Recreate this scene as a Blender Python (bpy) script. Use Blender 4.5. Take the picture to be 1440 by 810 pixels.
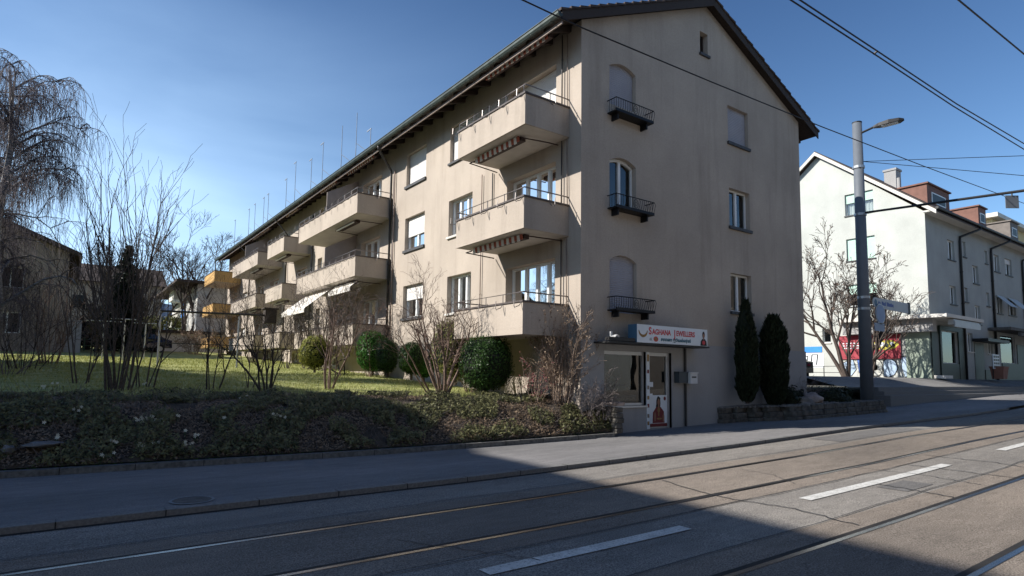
import bpy, math, random
from mathutils import Vector, Matrix, noise
random.seed(7)
R = random.random
def U(a, b): return a + (b - a) * random.random()
PI = math.pi
S = bpy.context.scene
COL = S.collection
for o in list(bpy.data.objects): bpy.data.objects.remove(o)

# ------------------------------------------------------------------ camera (measured from the photograph's vanishing points)
PX, PY, FL = 720., 449.5, 856.
def dcam(x, y):
    return Vector((x - PX, -(y - PY), -FL)).normalized()
cz = dcam(850, -9200); cy = dcam(94, 517); cx = cy.cross(cz).normalized(); cy = cz.cross(cx)
RM = Matrix((cx, cy, cz))                      # camera -> world
CAM = Vector((0, 0, 1.6))
def hit(px, py, ax, val):
    r = RM @ dcam(px, py); return CAM + r * ((val - CAM[ax]) / r[ax])
cd = bpy.data.cameras.new('camera'); cam = bpy.data.objects.new('camera', cd); COL.objects.link(cam)
cd.sensor_width = 36; cd.sensor_fit = 'HORIZONTAL'; cd.lens = FL / 1440 * 36; cd.shift_y = 44.5 / 1440
cd.clip_start = .05; cd.clip_end = 5000
M4 = RM.to_4x4(); M4.translation = CAM; cam.matrix_world = M4
S.camera = cam

# ------------------------------------------------------------------ materials
MATS = {}
def newmat(name):
    m = bpy.data.materials.new(name); m.use_nodes = True; nt = m.node_tree
    b = nt.nodes['Principled BSDF']; MATS[name] = m; return m, nt, b
def N(nt, t, **kw):
    n = nt.nodes.new(t)
    for k, v in kw.items(): setattr(n, k, v)
    return n
def mat(name, col, rough=.8, metal=0., var=.12, scale=3., bump=0., bscale=60., spec=.4, coat=0., stretch=(1, 1, 1), col2=None, detail=6):
    m, nt, b = newmat(name)
    b.inputs['Roughness'].default_value = rough; b.inputs['Metallic'].default_value = metal
    b.inputs['Specular IOR Level'].default_value = spec; b.inputs['Coat Weight'].default_value = coat
    tc = N(nt, 'ShaderNodeTexCoord'); mp = N(nt, 'ShaderNodeMapping'); mp.inputs['Scale'].default_value = stretch
    nt.links.new(tc.outputs['Object'], mp.inputs['Vector'])
    nz = N(nt, 'ShaderNodeTexNoise'); nz.inputs['Scale'].default_value = scale; nz.inputs['Detail'].default_value = detail
    nt.links.new(mp.outputs['Vector'], nz.inputs['Vector'])
    cr = N(nt, 'ShaderNodeValToRGB'); cr.color_ramp.elements[0].position = .3; cr.color_ramp.elements[1].position = .7
    c2 = col2 if col2 else tuple(min(1, c * (1 + var)) for c in col); c1 = col if col2 else tuple(c * (1 - var) for c in col)
    cr.color_ramp.elements[0].color = (*c1, 1); cr.color_ramp.elements[1].color = (*c2, 1)
    nt.links.new(nz.outputs['Fac'], cr.inputs['Fac']); nt.links.new(cr.outputs['Color'], b.inputs['Base Color'])
    if bump:
        n2 = N(nt, 'ShaderNodeTexNoise'); n2.inputs['Scale'].default_value = bscale; n2.inputs['Detail'].default_value = 4
        nt.links.new(tc.outputs['Object'], n2.inputs['Vector'])
        bp = N(nt, 'ShaderNodeBump'); bp.inputs['Strength'].default_value = bump; bp.inputs['Distance'].default_value = .02
        nt.links.new(n2.outputs['Fac'], bp.inputs['Height']); nt.links.new(bp.outputs['Normal'], b.inputs['Normal'])
    return m
def mixer(nt, a, b_, fac, mode='MIX'):
    mx = N(nt, 'ShaderNodeMix', data_type='RGBA', blend_type=mode)
    for s, v in ((mx.inputs[0], fac), (mx.inputs[6], a), (mx.inputs[7], b_)):
        if hasattr(v, 'is_linked'): nt.links.new(v, s)
        elif isinstance(v, tuple): s.default_value = (*v, 1)
        else: s.default_value = v
    return mx.outputs[2]
def ramp(nt, src, p0, p1, c0=(0, 0, 0), c1=(1, 1, 1)):
    cr = N(nt, 'ShaderNodeValToRGB'); e = cr.color_ramp.elements
    e[0].position = p0; e[1].position = p1; e[0].color = (*c0, 1); e[1].color = (*c1, 1)
    nt.links.new(src, cr.inputs['Fac']); return cr.outputs['Color']
def tnoise(nt, scale, stretch=(1, 1, 1), detail=6, rough=.55, coord='Object'):
    tc = N(nt, 'ShaderNodeTexCoord'); mp = N(nt, 'ShaderNodeMapping'); mp.inputs['Scale'].default_value = stretch
    nt.links.new(tc.outputs[coord], mp.inputs['Vector'])
    nz = N(nt, 'ShaderNodeTexNoise'); nz.inputs['Scale'].default_value = scale; nz.inputs['Detail'].default_value = detail
    nz.inputs['Roughness'].default_value = rough
    nt.links.new(mp.outputs['Vector'], nz.inputs['Vector']); return nz.outputs['Fac']
def plaster(name, col, dirt=.25, dcol=(.16, .135, .11)):
    """render / stucco: blotches, rain streaks, grain"""
    m, nt, b = newmat(name); b.inputs['Roughness'].default_value = .93; b.inputs['Specular IOR Level'].default_value = .2
    blot = ramp(nt, tnoise(nt, .55), .3, .72, tuple(c * .86 for c in col), tuple(min(1, c * 1.08) for c in col))
    streak = ramp(nt, tnoise(nt, 2.2, (1, 1, .09), 8, .65), .5, .78)
    mul = N(nt, 'ShaderNodeMath', operation='MULTIPLY'); nt.links.new(streak, mul.inputs[0]); mul.inputs[1].default_value = dirt
    c = mixer(nt, blot, dcol, mul.outputs[0])
    grain = ramp(nt, tnoise(nt, 45, detail=3), .25, .75, (.86, .86, .86), (1.08, 1.08, 1.08))
    c = mixer(nt, c, grain, 1., 'MULTIPLY'); nt.links.new(c, b.inputs['Base Color'])
    bp = N(nt, 'ShaderNodeBump'); bp.inputs['Strength'].default_value = .35; bp.inputs['Distance'].default_value = .01
    nt.links.new(tnoise(nt, 70, detail=3), bp.inputs['Height']); nt.links.new(bp.outputs['Normal'], b.inputs['Normal'])
    return m
def asphalt(name, col, tint, speck=.5, lo=.35):
    m, nt, b = newmat(name); b.inputs['Roughness'].default_value = .95; b.inputs['Specular IOR Level'].default_value = .06
    big = ramp(nt, tnoise(nt, .5, (.35, 1.2, 1), 5), .3, .7, tuple(c * .82 for c in col), tint)
    fine = ramp(nt, tnoise(nt, 75, detail=2, rough=.8), lo, .68, (1 - speck,) * 3, (1 + speck * 1.3,) * 3)
    c = mixer(nt, big, fine, 1., 'MULTIPLY')
    mid = ramp(nt, tnoise(nt, 7, (.3, 1, 1), 6, .7), .35, .7, (.85,) * 3, (1.1,) * 3)
    c = mixer(nt, c, mid, 1., 'MULTIPLY')
    nt.links.new(c, b.inputs['Base Color'])
    bp = N(nt, 'ShaderNodeBump'); bp.inputs['Strength'].default_value = .6; bp.inputs['Distance'].default_value = .012
    nt.links.new(tnoise(nt, 75, detail=2, rough=.8), bp.inputs['Height']); nt.links.new(bp.outputs['Normal'], b.inputs['Normal'])
    return m
def glassmat(name, tint=(.75, .8, .8), rough=.02, ior=1.9):
    m = bpy.data.materials.new(name); m.use_nodes = True; nt = m.node_tree; nt.nodes.clear(); MATS[name] = m
    out = N(nt, 'ShaderNodeOutputMaterial'); tr = N(nt, 'ShaderNodeBsdfTransparent'); gl = N(nt, 'ShaderNodeBsdfGlossy')
    tr.inputs['Color'].default_value = (*tint, 1); gl.inputs['Roughness'].default_value = rough
    fr = N(nt, 'ShaderNodeFresnel'); fr.inputs['IOR'].default_value = ior
    nz = N(nt, 'ShaderNodeBump'); nz.inputs['Strength'].default_value = .04; nz.inputs['Distance'].default_value = .05
    nt.links.new(tnoise(nt, 1.3, detail=1), nz.inputs['Height']); nt.links.new(nz.outputs['Normal'], gl.inputs['Normal'])
    mx = N(nt, 'ShaderNodeMixShader'); nt.links.new(fr.outputs['Fac'], mx.inputs['Fac'])
    nt.links.new(tr.outputs[0], mx.inputs[1]); nt.links.new(gl.outputs[0], mx.inputs[2]); nt.links.new(mx.outputs[0], out.inputs['Surface'])
    return m
def leafmat(name, c1, c2, scale=9., trans=.25, rough=.5):
    m, nt, b = newmat(name); b.inputs['Roughness'].default_value = rough; b.inputs['Specular IOR Level'].default_value = .15
    c = ramp(nt, tnoise(nt, scale, detail=3, rough=.8), .32, .68, c1, c2); nt.links.new(c, b.inputs['Base Color'])
    tl = N(nt, 'ShaderNodeBsdfTranslucent'); nt.links.new(c, tl.inputs['Color'])
    mx = N(nt, 'ShaderNodeMixShader'); mx.inputs[0].default_value = trans
    out = nt.nodes['Material Output']; nt.links.new(b.outputs[0], mx.inputs[1]); nt.links.new(tl.outputs[0], mx.inputs[2])
    nt.links.new(mx.outputs[0], out.inputs['Surface']); return m

m_plaster = plaster('plaster_main', (.42, .362, .302), .38)
m_plinth = plaster('plaster_plinth', (.34, .335, .33), .25, (.15, .15, .15))
m_soffit = mat('soffit_paint', (.46, .42, .38), .9, var=.08)
m_orangewall = plaster('plaster_orange', (.50, .31, .12), .2)
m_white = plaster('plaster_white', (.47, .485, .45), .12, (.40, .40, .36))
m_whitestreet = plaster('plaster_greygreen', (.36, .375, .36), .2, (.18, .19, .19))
m_offwhite = plaster('plaster_offwhite', (.62, .60, .55), .15)
m_darkwall = plaster('plaster_brown', (.28, .25, .22), .2)
m_leftwall = plaster('plaster_left', (.30, .25, .21), .2)
m_woodd = mat('dark_wood', (.035, .024, .018), .75, var=.4, scale=9, stretch=(1, 1, 8))
m_tile = mat('roof_tile', (.055, .038, .03), .8, var=.4, scale=7, bump=.5, bscale=20)
m_gutter = mat('gutter_copper', (.045, .06, .055), .55, .2, var=.35, scale=4)
m_pipe = mat('downpipe', (.055, .052, .05), .5, .4, var=.2)
m_pipelt = mat('pipe_brown', (.22, .17, .14), .55, .1, var=.2)
m_frame = mat('window_frame', (.72, .74, .73), .45, var=.05, spec=.5)
m_framegr = mat('window_frame_grey', (.42, .44, .44), .5, var=.05)
m_glass = glassmat('glass')
m_shopglass = glassmat('shop_glass', (.5, .55, .57), .005, 2.0)
m_room = mat('room_dark', (.035, .035, .036), .9, var=.3, scale=2)
m_curtain = mat('curtain', (.55, .56, .53), .9, var=.15, scale=12, stretch=(14, 14, 1))
m_shutter = mat('roller_shutter', (.60, .585, .56), .6, var=.04, scale=2)
m_shutterg = mat('roller_shutter_gable', (.31, .31, .34), .7, var=.06, scale=2)
m_sill = mat('sill', (.05, .05, .052), .6, var=.3, scale=8)
m_silllt = mat('sill_stone', (.52, .50, .46), .8, var=.1, scale=8)
m_coping = mat('coping', (.075, .06, .055), .6, var=.25, scale=6)
m_rail = mat('rail_metal', (.20, .18, .17), .4, .6, var=.2)
m_iron = mat('wrought_iron', (.015, .015, .017), .5, .5, var=.2)
m_awn = mat('awning_dark', (.05, .03, .025), .8, var=.3)
m_awnw = mat('awning_white', (.72, .68, .62), .8, var=.05)
m_awnr = mat('awning_red', (.38, .10, .06), .8, var=.1)
m_partition = mat('partition_panel', (.27, .235, .215), .85, var=.1)
m_steel = mat('galvanised', (.36, .38, .40), .42, .7, var=.12, scale=6)
m_pole = mat('pole_paint', (.125, .14, .16), .55, .1, var=.06, scale=3, bump=.1, bscale=15)
m_black = mat('black', (.012, .012, .013), .5, var=.2)
m_wire = mat('wire', (.015, .015, .017), .5, .4, var=.1)
m_asph = asphalt('asphalt_road', (.215, .20, .182), (.28, .258, .228), .55)
m_track = asphalt('asphalt_track', (.205, .178, .152), (.27, .228, .187), .5)
m_walk = asphalt('asphalt_walk', (.20, .195, .19), (.25, .24, .235), .22)
m_plaza = asphalt('plaza_paving', (.20, .195, .185), (.26, .25, .235), .25)
m_kerb = mat('kerb_granite', (.17, .165, .158), .8, var=.25, scale=30, bump=.4)
m_conc = mat('concrete_dark', (.10, .095, .088), .9, var=.35, scale=6, bump=.5)
m_paint = mat('road_paint', (.62, .61, .57), .7, var=.18, scale=45, bump=.3, bscale=75)
m_edge = mat('edging_stone', (.13, .125, .115), .9, var=.4, scale=14, bump=.6)
m_paint, nt_, b_ = newmat('worn_paint'); b_.inputs['Roughness'].default_value = .75
_w = ramp(nt_, tnoise(nt_, 38, detail=8, rough=.75), .36, .50); _p = ramp(nt_, tnoise(nt_, 6), .3, .7, (.50, .49, .45), (.66, .65, .61)); nt_.links.new(mixer(nt_, (.20, .19, .175), _p, _w), b_.inputs['Base Color'])
m_patch = asphalt('asphalt_patch', (.15, .145, .14), (.19, .182, .172), .4)
m_tar = mat('tar_seam', (.035, .035, .036), .7, var=.2)
m_railhead = mat('rail_head', (.38, .37, .36), .27, 1., var=.3, scale=3, stretch=(.2, 1, 1))
m_groove = mat('rail_groove', (.02, .018, .016), .8, var=.3)
m_soil = mat('bank_soil', (.022, .017, .012), .95, col2=(.09, .07, .05), scale=5, bump=1., bscale=25)
m_lawn = mat('lawn_ground', (.20, .24, .06), .95, col2=(.42, .41, .17), scale=2.5, bump=1., bscale=30, detail=10)
m_grass = leafmat('grass_blades', (.18, .22, .05), (.42, .41, .16), 3, .3)
m_earth = mat('far_ground', (.07, .065, .045), .95, var=.3, scale=.5)
m_ivy = leafmat('ivy', (.012, .020, .007), (.25, .24, .115), 6, .15)
m_dry = leafmat('dry_leaves', (.06, .04, .025), (.34, .25, .17), 8, .1)
m_box = leafmat('boxwood', (.015, .04, .010), (.05, .10, .022), 14, .15, .35)
m_boxo = leafmat('boxwood_olive', (.07, .08, .02), (.20, .20, .06), 12, .15)
m_boxy = leafmat('boxwood_yellow', (.09, .11, .02), (.30, .29, .06), 5, .2)
m_laurel = leafmat('laurel', (.02, .07, .012), (.06, .16, .03), 10, .15, .3)
m_thuja = leafmat('thuja', (.008, .014, .007), (.03, .04, .02), 12, .1)
m_pine = leafmat('spruce', (.008, .014, .010), (.022, .034, .02), 6, .1)
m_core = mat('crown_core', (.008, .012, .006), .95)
m_bark = mat('bark', (.085, .066, .055), .9, var=.4, scale=20, bump=.6)
m_barkr = mat('bark_red', (.17, .115, .09), .9, var=.35, scale=20, bump=.6)
m_barkl = mat('bark_light', (.27, .20, .15), .9, var=.3, scale=20)
m_barkd = mat('bark_dark', (.045, .035, .03), .9, var=.4, scale=10)
m_birch = mat('bark_birch', (.05, .045, .045), .8, col2=(.35, .34, .33), scale=6, stretch=(1, 1, 4))
m_twig = mat('birch_twigs', (.10, .085, .095), .85, var=.3)
m_greyt = mat('grey_twigs', (.13, .11, .105), .9, var=.3)
m_pink = leafmat('pink_blossom', (.35, .08, .10), (.55, .2, .22), 10, .3)
m_flower = mat('white_flower', (.75, .74, .62), .7, var=.1)
m_rock = mat('rock', (.16, .155, .15), .9, var=.4, scale=5, bump=.8, bscale=12)
m_rockw = mat('pale_rock', (.30, .25, .23), .9, var=.4, scale=5, bump=.8, bscale=12)
m_stone = mat('wall_stone', (.085, .078, .068), .9, var=.5, scale=6, bump=1., bscale=14)
m_red = mat('billboard_red', (.30, .035, .05), .6, var=.15)
m_green = mat('shop_green', (.012, .022, .016), .5, var=.2)
m_greenp = mat('shop_green_pale', (.25, .30, .24), .6, var=.15)
m_blue = mat('spray_blue', (.34, .44, .56), .7, var=.15)
m_blue2 = mat('spray_deep_blue', (.06, .12, .35), .7, var=.15)
m_bluel = mat('banner_blue', (.03, .22, .62), .6)
m_cream = mat('spray_cream', (.47, .48, .44), .7, var=.1)
m_yellow = mat('sticker_yellow', (.45, .40, .05), .6)
m_brick = mat('dormer_red', (.17, .085, .065), .8, var=.15, scale=3)
m_dormer = mat('dormer_grey', (.16, .14, .125), .8, var=.15)
m_yellowwall = plaster('plaster_yellow', (.58, .46, .26), .1)
m_pistachio = mat('blind_green', (.42, .58, .50), .7, var=.06)
m_signw = mat('sign_white', (.66, .70, .72), .5, var=.04)
m_signred = mat('sign_letter_red', (.50, .03, .04), .5, var=.05)
m_signteal = mat('sign_letter_teal', (.01, .10, .15), .5, var=.05)
m_signblue = mat('sign_side_blue', (.05, .12, .19), .5, var=.05)
m_gold = mat('gold', (.26, .15, .05), .5, .2, var=.2)
m_skin = mat('printed_skin', (.28, .13, .08), .6)
m_hair = mat('printed_hair', (.012, .008, .008), .6)
m_maroon = mat('printed_maroon', (.16, .02, .02), .6)
m_alu = mat('aluminium', (.50, .51, .52), .4, .5, var=.06)
m_mailg = mat('mailbox_grey', (.06, .075, .085), .5, .3)
m_mailw = mat('mailbox_white', (.55, .56, .56), .5)
m_carb = mat('car_paint_blue', (.012, .018, .045), .25, .4, var=.05, coat=1.)
m_card = mat('car_paint_dark', (.015, .016, .02), .25, .4, var=.05, coat=1.)
m_tyre = mat('tyre', (.015, .015, .015), .9)
m_hill = mat('forest_hill', (.04, .06, .095), 1., col2=(.075, .10, .14), scale=.06, bump=0, detail=10, spec=0)  # blue air haze of the distance put into the base colour
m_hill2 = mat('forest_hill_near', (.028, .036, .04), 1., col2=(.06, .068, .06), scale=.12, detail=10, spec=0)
m_fence = mat('fence_green', (.10, .16, .10), .7)
m_garage = plaster('plaster_garage', (.62, .58, .54), .1)
m_terra = mat('terracotta', (.22, .10, .07), .8)
m_cardb = mat('board_print', (.40, .38, .36), .7, var=.5, scale=14)

# ------------------------------------------------------------------ mesh helpers
class MB:
    def __init__(s): s.v = []; s.f = []; s.m = []; s.mi = 0
    def quad(s, a, b, c, d):
        n = len(s.v); s.v += [tuple(a), tuple(b), tuple(c), tuple(d)]; s.f.append((n, n + 1, n + 2, n + 3)); s.m.append(s.mi)
    def poly(s, pts):
        n = len(s.v); s.v += [tuple(p) for p in pts]; s.f.append(tuple(range(n, n + len(pts)))); s.m.append(s.mi)
    def hexa(s, p):            # 8 points: bottom ring 0-3, top ring 4-7
        n = len(s.v); s.v += [tuple(q) for q in p]
        for f in ((0, 3, 2, 1), (4, 5, 6, 7), (0, 1, 5, 4), (1, 2, 6, 5), (2, 3, 7, 6), (3, 0, 4, 7)):
            s.f.append(tuple(n + i for i in f)); s.m.append(s.mi)
    def box(s, x0, x1, y0, y1, z0, z1):
        s.hexa([(x0, y0, z0), (x1, y0, z0), (x1, y1, z0), (x0, y1, z0), (x0, y0, z1), (x1, y0, z1), (x1, y1, z1), (x0, y1, z1)])
    def tube(s, pts, rad, n=6, cap=True):
        pts = [Vector(p) for p in pts]; k = len(pts)
        if not hasattr(rad, '__len__'): rad = [rad] * k
        base = len(s.v)
        ref = None
        for i, p in enumerate(pts):
            d = (pts[min(i + 1, k - 1)] - pts[max(i - 1, 0)])
            if d.length < 1e-9: d = Vector((0, 0, 1))
            d.normalize()
            if ref is None: ref = Vector((1, 0, 0)) if abs(d.x) < .8 else Vector((0, 1, 0))
            a = d.cross(ref)
            if a.length < 1e-5: a = d.orthogonal()
            a.normalize(); b = a.cross(d); b = d.cross(a); ref = a.cross(d) if False else ref
            for j in range(n):
                t = 2 * PI * j / n; q = p + a * (math.cos(t) * rad[i]) + b * (math.sin(t) * rad[i]); s.v.append((q.x, q.y, q.z))
        for i in range(k - 1):
            for j in range(n):
                j2 = (j + 1) % n
                s.f.append((base + i * n + j, base + i * n + j2, base + (i + 1) * n + j2, base + (i + 1) * n + j)); s.m.append(s.mi)
        if cap and n > 3:
            s.f.append(tuple(base + j for j in reversed(range(n)))); s.m.append(s.mi)
            s.f.append(tuple(base + (k - 1) * n + j for j in range(n))); s.m.append(s.mi)
    def ellipsoid(s, c, r, nu=16, nv=10, nz=.0, seed=0):
        base = len(s.v); c = Vector(c)
        for i in range(nv + 1):
            th = PI * i / nv
            for j in range(nu):
                ph = 2 * PI * j / nu; d = Vector((math.sin(th) * math.cos(ph), math.sin(th) * math.sin(ph), math.cos(th)))
                k = 1 + nz * noise.noise(d * 1.7 + Vector((seed, seed, seed)))
                s.v.append((c.x + d.x * r[0] * k, c.y + d.y * r[1] * k, c.z + d.z * r[2] * k))
        for i in range(nv):
            for j in range(nu):
                j2 = (j + 1) % nu
                s.f.append((base + i * nu + j, base + (i + 1) * nu + j, base + (i + 1) * nu + j2, base + i * nu + j2)); s.m.append(s.mi)
    def build(s, name, mats, parent=None, smooth=False):
        me = bpy.data.meshes.new(name); me.from_pydata(s.v, [], s.f)
        if not isinstance(mats, (list, tuple)): mats = [mats]
        for mm in mats: me.materials.append(mm)
        if len(mats) > 1: me.polygons.foreach_set('material_index', s.m)
        if smooth: me.polygons.foreach_set('use_smooth', [True] * len(s.f))
        me.update(); o = bpy.data.objects.new(name, me); COL.objects.link(o)
        if parent is not None:
            o.parent = parent; o.matrix_parent_inverse = Matrix.Translation(-world_loc(parent))
        return o
def world_loc(o):
    l = Vector(o.location)
    if o.parent: l += world_loc(o.parent) + o.matrix_parent_inverse.translation
    return l
def tag(o, label, cat, group=None, kind=None):
    o['label'] = label; o['category'] = cat
    if group: o['group'] = group
    if kind: o['kind'] = kind
    return o
def thing(name, label, cat, loc, group=None):
    o = bpy.data.objects.new(name, None); COL.objects.link(o); o.location = loc; o.empty_display_size = .2
    return tag(o, label, cat, group)
def struct(o): o['kind'] = 'structure'; return o
class Fr:
    def __init__(s, O, u, n): s.O = Vector(O); s.u = Vector(u); s.n = Vector(n)
    def P(s, u, z, n=0.): return s.O + s.u * u + Vector((0, 0, z)) + s.n * n
    def box(s, mb, u0, u1, z0, z1, n0, n1):
        mb.hexa([s.P(u0, z0, n0), s.P(u1, z0, n0), s.P(u1, z0, n1), s.P(u0, z0, n1), s.P(u0, z1, n0), s.P(u1, z1, n0), s.P(u1, z1, n1), s.P(u0, z1, n1)])
    def quad(s, mb, u0, u1, z0, z1, n): mb.quad(s.P(u0, z0, n), s.P(u1, z0, n), s.P(u1, z1, n), s.P(u0, z1, n))
def text(body, fr, u, z, size, n, material, name, parent, squash=1., bold=0.):
    c = bpy.data.curves.new(name, 'FONT'); c.body = body; c.size = size; c.offset = bold; c.extrude = .003
    o = bpy.data.objects.new(name, c); COL.objects.link(o)
    bpy.context.view_layer.update(); dg = bpy.context.evaluated_depsgraph_get()
    me = bpy.data.meshes.new_from_object(o.evaluated_get(dg)); bpy.data.objects.remove(o)
    for v in me.vertices:
        q = fr.P(u + v.co.x * squash, z + v.co.y, n + v.co.z); v.co = q
    me.materials.clear(); me.materials.append(material)
    o = bpy.data.objects.new(name, me); COL.objects.link(o); o.parent = parent
    o.matrix_parent_inverse = Matrix.Translation(-world_loc(parent)); return o

# ------------------------------------------------------------------ ground heights
TAB = [(-60, -.3), (-10, -.1), (0, -.06), (5, -.04), (8, 0), (12, .07), (17, .2), (20, .25), (26, .34), (32, .5), (42, .75), (60, 1.0), (120, 1.6)]
def r_(x):
    if x <= TAB[0][0]: return TAB[0][1]
    for (a, za), (b, zb) in zip(TAB, TAB[1:]):
        if x <= b:
            t = (x - a) / (b - a); return za + (zb - za) * t
    return TAB[-1][1]
def ss(t): t = max(0., min(1., t)); return t * t * (3 - 2 * t)
def walkz(x, y):
    return r_(x) + .065 - .065 * ss((y - 8.4) / 3)
def lawnz(y): return .29 + .048 * min(y, 70)
def ye(x): return 11.92 - .09 * max(x, -1) if x < 11.2 else 10.91
def banktop_w(x): return 2.3 if x < 7 else max(.75, 2.3 - (x - 7) * .42)
def bankz(x, y):
    e = ye(x); w = banktop_w(x); s = max(0., min(1., (y - e - .11) / w)); z0 = walkz(x, e) + .115
    z1 = lawnz(max(y, e + w))
    if x > 9.0 and y < 13: z1 = min(z1, .93)
    return z0 + (z1 - z0) * math.sin(s * PI / 2) + .05 * noise.noise(Vector((x * .9, y * .9, 0))) * min(1, s * 3)
def groundz(x, y):
    if y < 7.98: return r_(x)
    if x < 11.3 and y > ye(x): return bankz(x, y)
    if x > 27 and y > 12.4: return plazaz(x)
    return walkz(x, y)
def plazaz(x): return 1.68
def gp(px, py, yl=0):
    """march a ray of the photo's pixel to the ground"""
    d = RM @ dcam(px, py); p = CAM.copy(); t = 3.
    while t < 200:
        q = CAM + d * t
        if q.y > yl and q.z < groundz(q.x, q.y): return Vector((q.x, q.y, groundz(q.x, q.y)))
        t += .05
    return CAM + d * 60
def sheet(name, x0, x1, y0, y1, dx, dy, zf, material, yfun=None):
    mb = MB(); nx = max(1, int(round((x1 - x0) / dx))); ny = max(1, int(round((y1 - y0) / dy)))
    for i in range(nx + 1):
        x = x0 + (x1 - x0) * i / nx; a, b = (y0, y1) if yfun is None else yfun(x)
        for j in range(ny + 1):
            y = a + (b - a) * j / ny; mb.v.append((x, y, zf(x, y)))
    for i in range(nx):
        for j in range(ny):
            k = i * (ny + 1) + j; mb.f.append((k, k + ny + 1, k + ny + 2, k + 1)); mb.m.append(0)
    return struct(mb.build(name, material, smooth=True))
sheet('ground', -700, 700, -300, 900, 100, 100, lambda x, y: -.9 if y < 75 else 2.5, m_earth)
sheet('road', -60, 120, -7, 7.98, 1, 1.6, lambda x, y: r_(x), m_asph)
sheet('pavement', -60, 120, 8.27, 12.8, .5, .5, lambda x, y: walkz(x, y), m_walk, lambda x: (8.11, (ye(x) + .01) if x < 11.0 else 15.0))
sheet('plaza', 27, 120, 12.6, 40, 3, .6, lambda x, y: 1.22 + .46 * ss((y - 12.6) / 2.6), m_plaza)
def strip(name, x0, x1, yc, w, dz, material, h=None, dx=.8, yf=None, kind=True):
    mb = MB(); n = max(1, int((x1 - x0) / dx))
    for i in range(n):
        a = x0 + (x1 - x0) * i / n; b = x0 + (x1 - x0) * (i + 1) / n
        ya = yf(a) if yf else yc; yb = yf(b) if yf else yc
        za = (r_(a) if ya < 8.1 else walkz(a, ya)) + dz; zb = (r_(b) if yb < 8.1 else walkz(b, yb)) + dz
        if h is None: mb.quad((a, ya - w / 2, za), (b, yb - w / 2, zb), (b, yb + w / 2, zb), (a, ya + w / 2, za))
        else: mb.hexa([(a, ya - w / 2, za - .3), (b, yb - w / 2, zb - .3), (b, yb + w / 2, zb - .3), (a, ya + w / 2, za - .3), (a, ya - w / 2, za + h), (b, yb - w / 2, zb + h), (b, yb + w / 2, zb + h), (a, ya + w / 2, za + h)])
    o = mb.build(name, material)
    return struct(o) if kind else o
strip('kerb', -60, 30, 8.04, .14, 0, m_kerb, h=.07)
strip('kerb_gutter', -60, 31, 7.93, .075, .004, m_groove)
strip('bank_edging', -60, 11.15, 0, .16, 0, m_edge, h=.10, yf=lambda x: ye(x) + .05)
strip('track_bed', -60, 120, 5.83, 2.1, .004, m_track)
strip('track_bed', -60, 120, 2.52, 2.1, .004, m_track)
TR = [('far tram rail, next to the pavement kerb', 6.45), ('far tram track, the rail nearer the dashed white line', 5.2), ('near tram track, the rail next to the dashed white line', 3.15), ('tram rail at the bottom right, closest to the viewer', 1.98)]
for lab, y in TR:
    t = thing('tram_rail', 'grooved steel ' + lab, 'tram rail', (0, y, 0), 'steel rails of the two tram tracks')
    a = strip('rail_head', -60, 120, y - .03, .055, .009, m_railhead, kind=False); a.parent = t; a.matrix_parent_inverse = Matrix.Translation((0, -y, 0))
    a = strip('rail_groove', -60, 120, y + .03, .06, .008, m_groove, kind=False); a.parent = t; a.matrix_parent_inverse = Matrix.Translation((0, -y, 0))
for (a, b) in ((-19, -14.3), (-11.4, -6.7), (-4.3, .1), (2.9, 5.5), (7.95, 12.75), (15.6, 20.4), (23.2, 28), (30.8, 35.6), (38.4, 43), (46, 51)):
    strip('lane_marking', a, b, 4.33, .17, .009, m_paint)
# tar seams and cracks in the road
def seam(name, pts, w):
    mb = MB(); P = []
    for (ax, ay), (bx, by) in zip(pts, pts[1:]):
        k = 10
        for i in range(k): P.append((ax + (bx - ax) * i / k + U(-.03, .03), ay + (by - ay) * i / k + U(-.03, .03)))
    P.append(pts[-1])
    for (ax, ay), (bx, by) in zip(P, P[1:]):
        d = Vector((bx - ax, by - ay, 0)).normalized(); nn = Vector((-d.y, d.x, 0)) * w / 2
        za = r_(ax) + .0125; zb = r_(bx) + .0125
        mb.quad((ax - nn.x, ay - nn.y, za), (bx - nn.x, by - nn.y, zb), (bx + nn.x, by + nn.y, zb), (ax + nn.x, ay + nn.y, za))
    return struct(mb.build(name, m_tar))
def RP(px, py): q = hit(px, py, 2, .0); q = hit(px, py, 2, r_(q.x)); return (q.x, q.y)
seam('road_seam', [RP(930, 676), RP(1012, 700), RP(1110, 715), RP(1208, 740)], .025)
seam('road_seam', [RP(1232, 681), RP(1290, 690), RP(1340, 700)], .03)
seam('road_seam', [RP(1275, 652), RP(1370, 664), RP(1440, 672)], .03)
seam('road_seam', [RP(1300, 638), RP(1400, 648), RP(1440, 655)], .03)
seam('road_seam', [RP(1200, 657), RP(1300, 668), RP(1380, 682)], .02)
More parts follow.
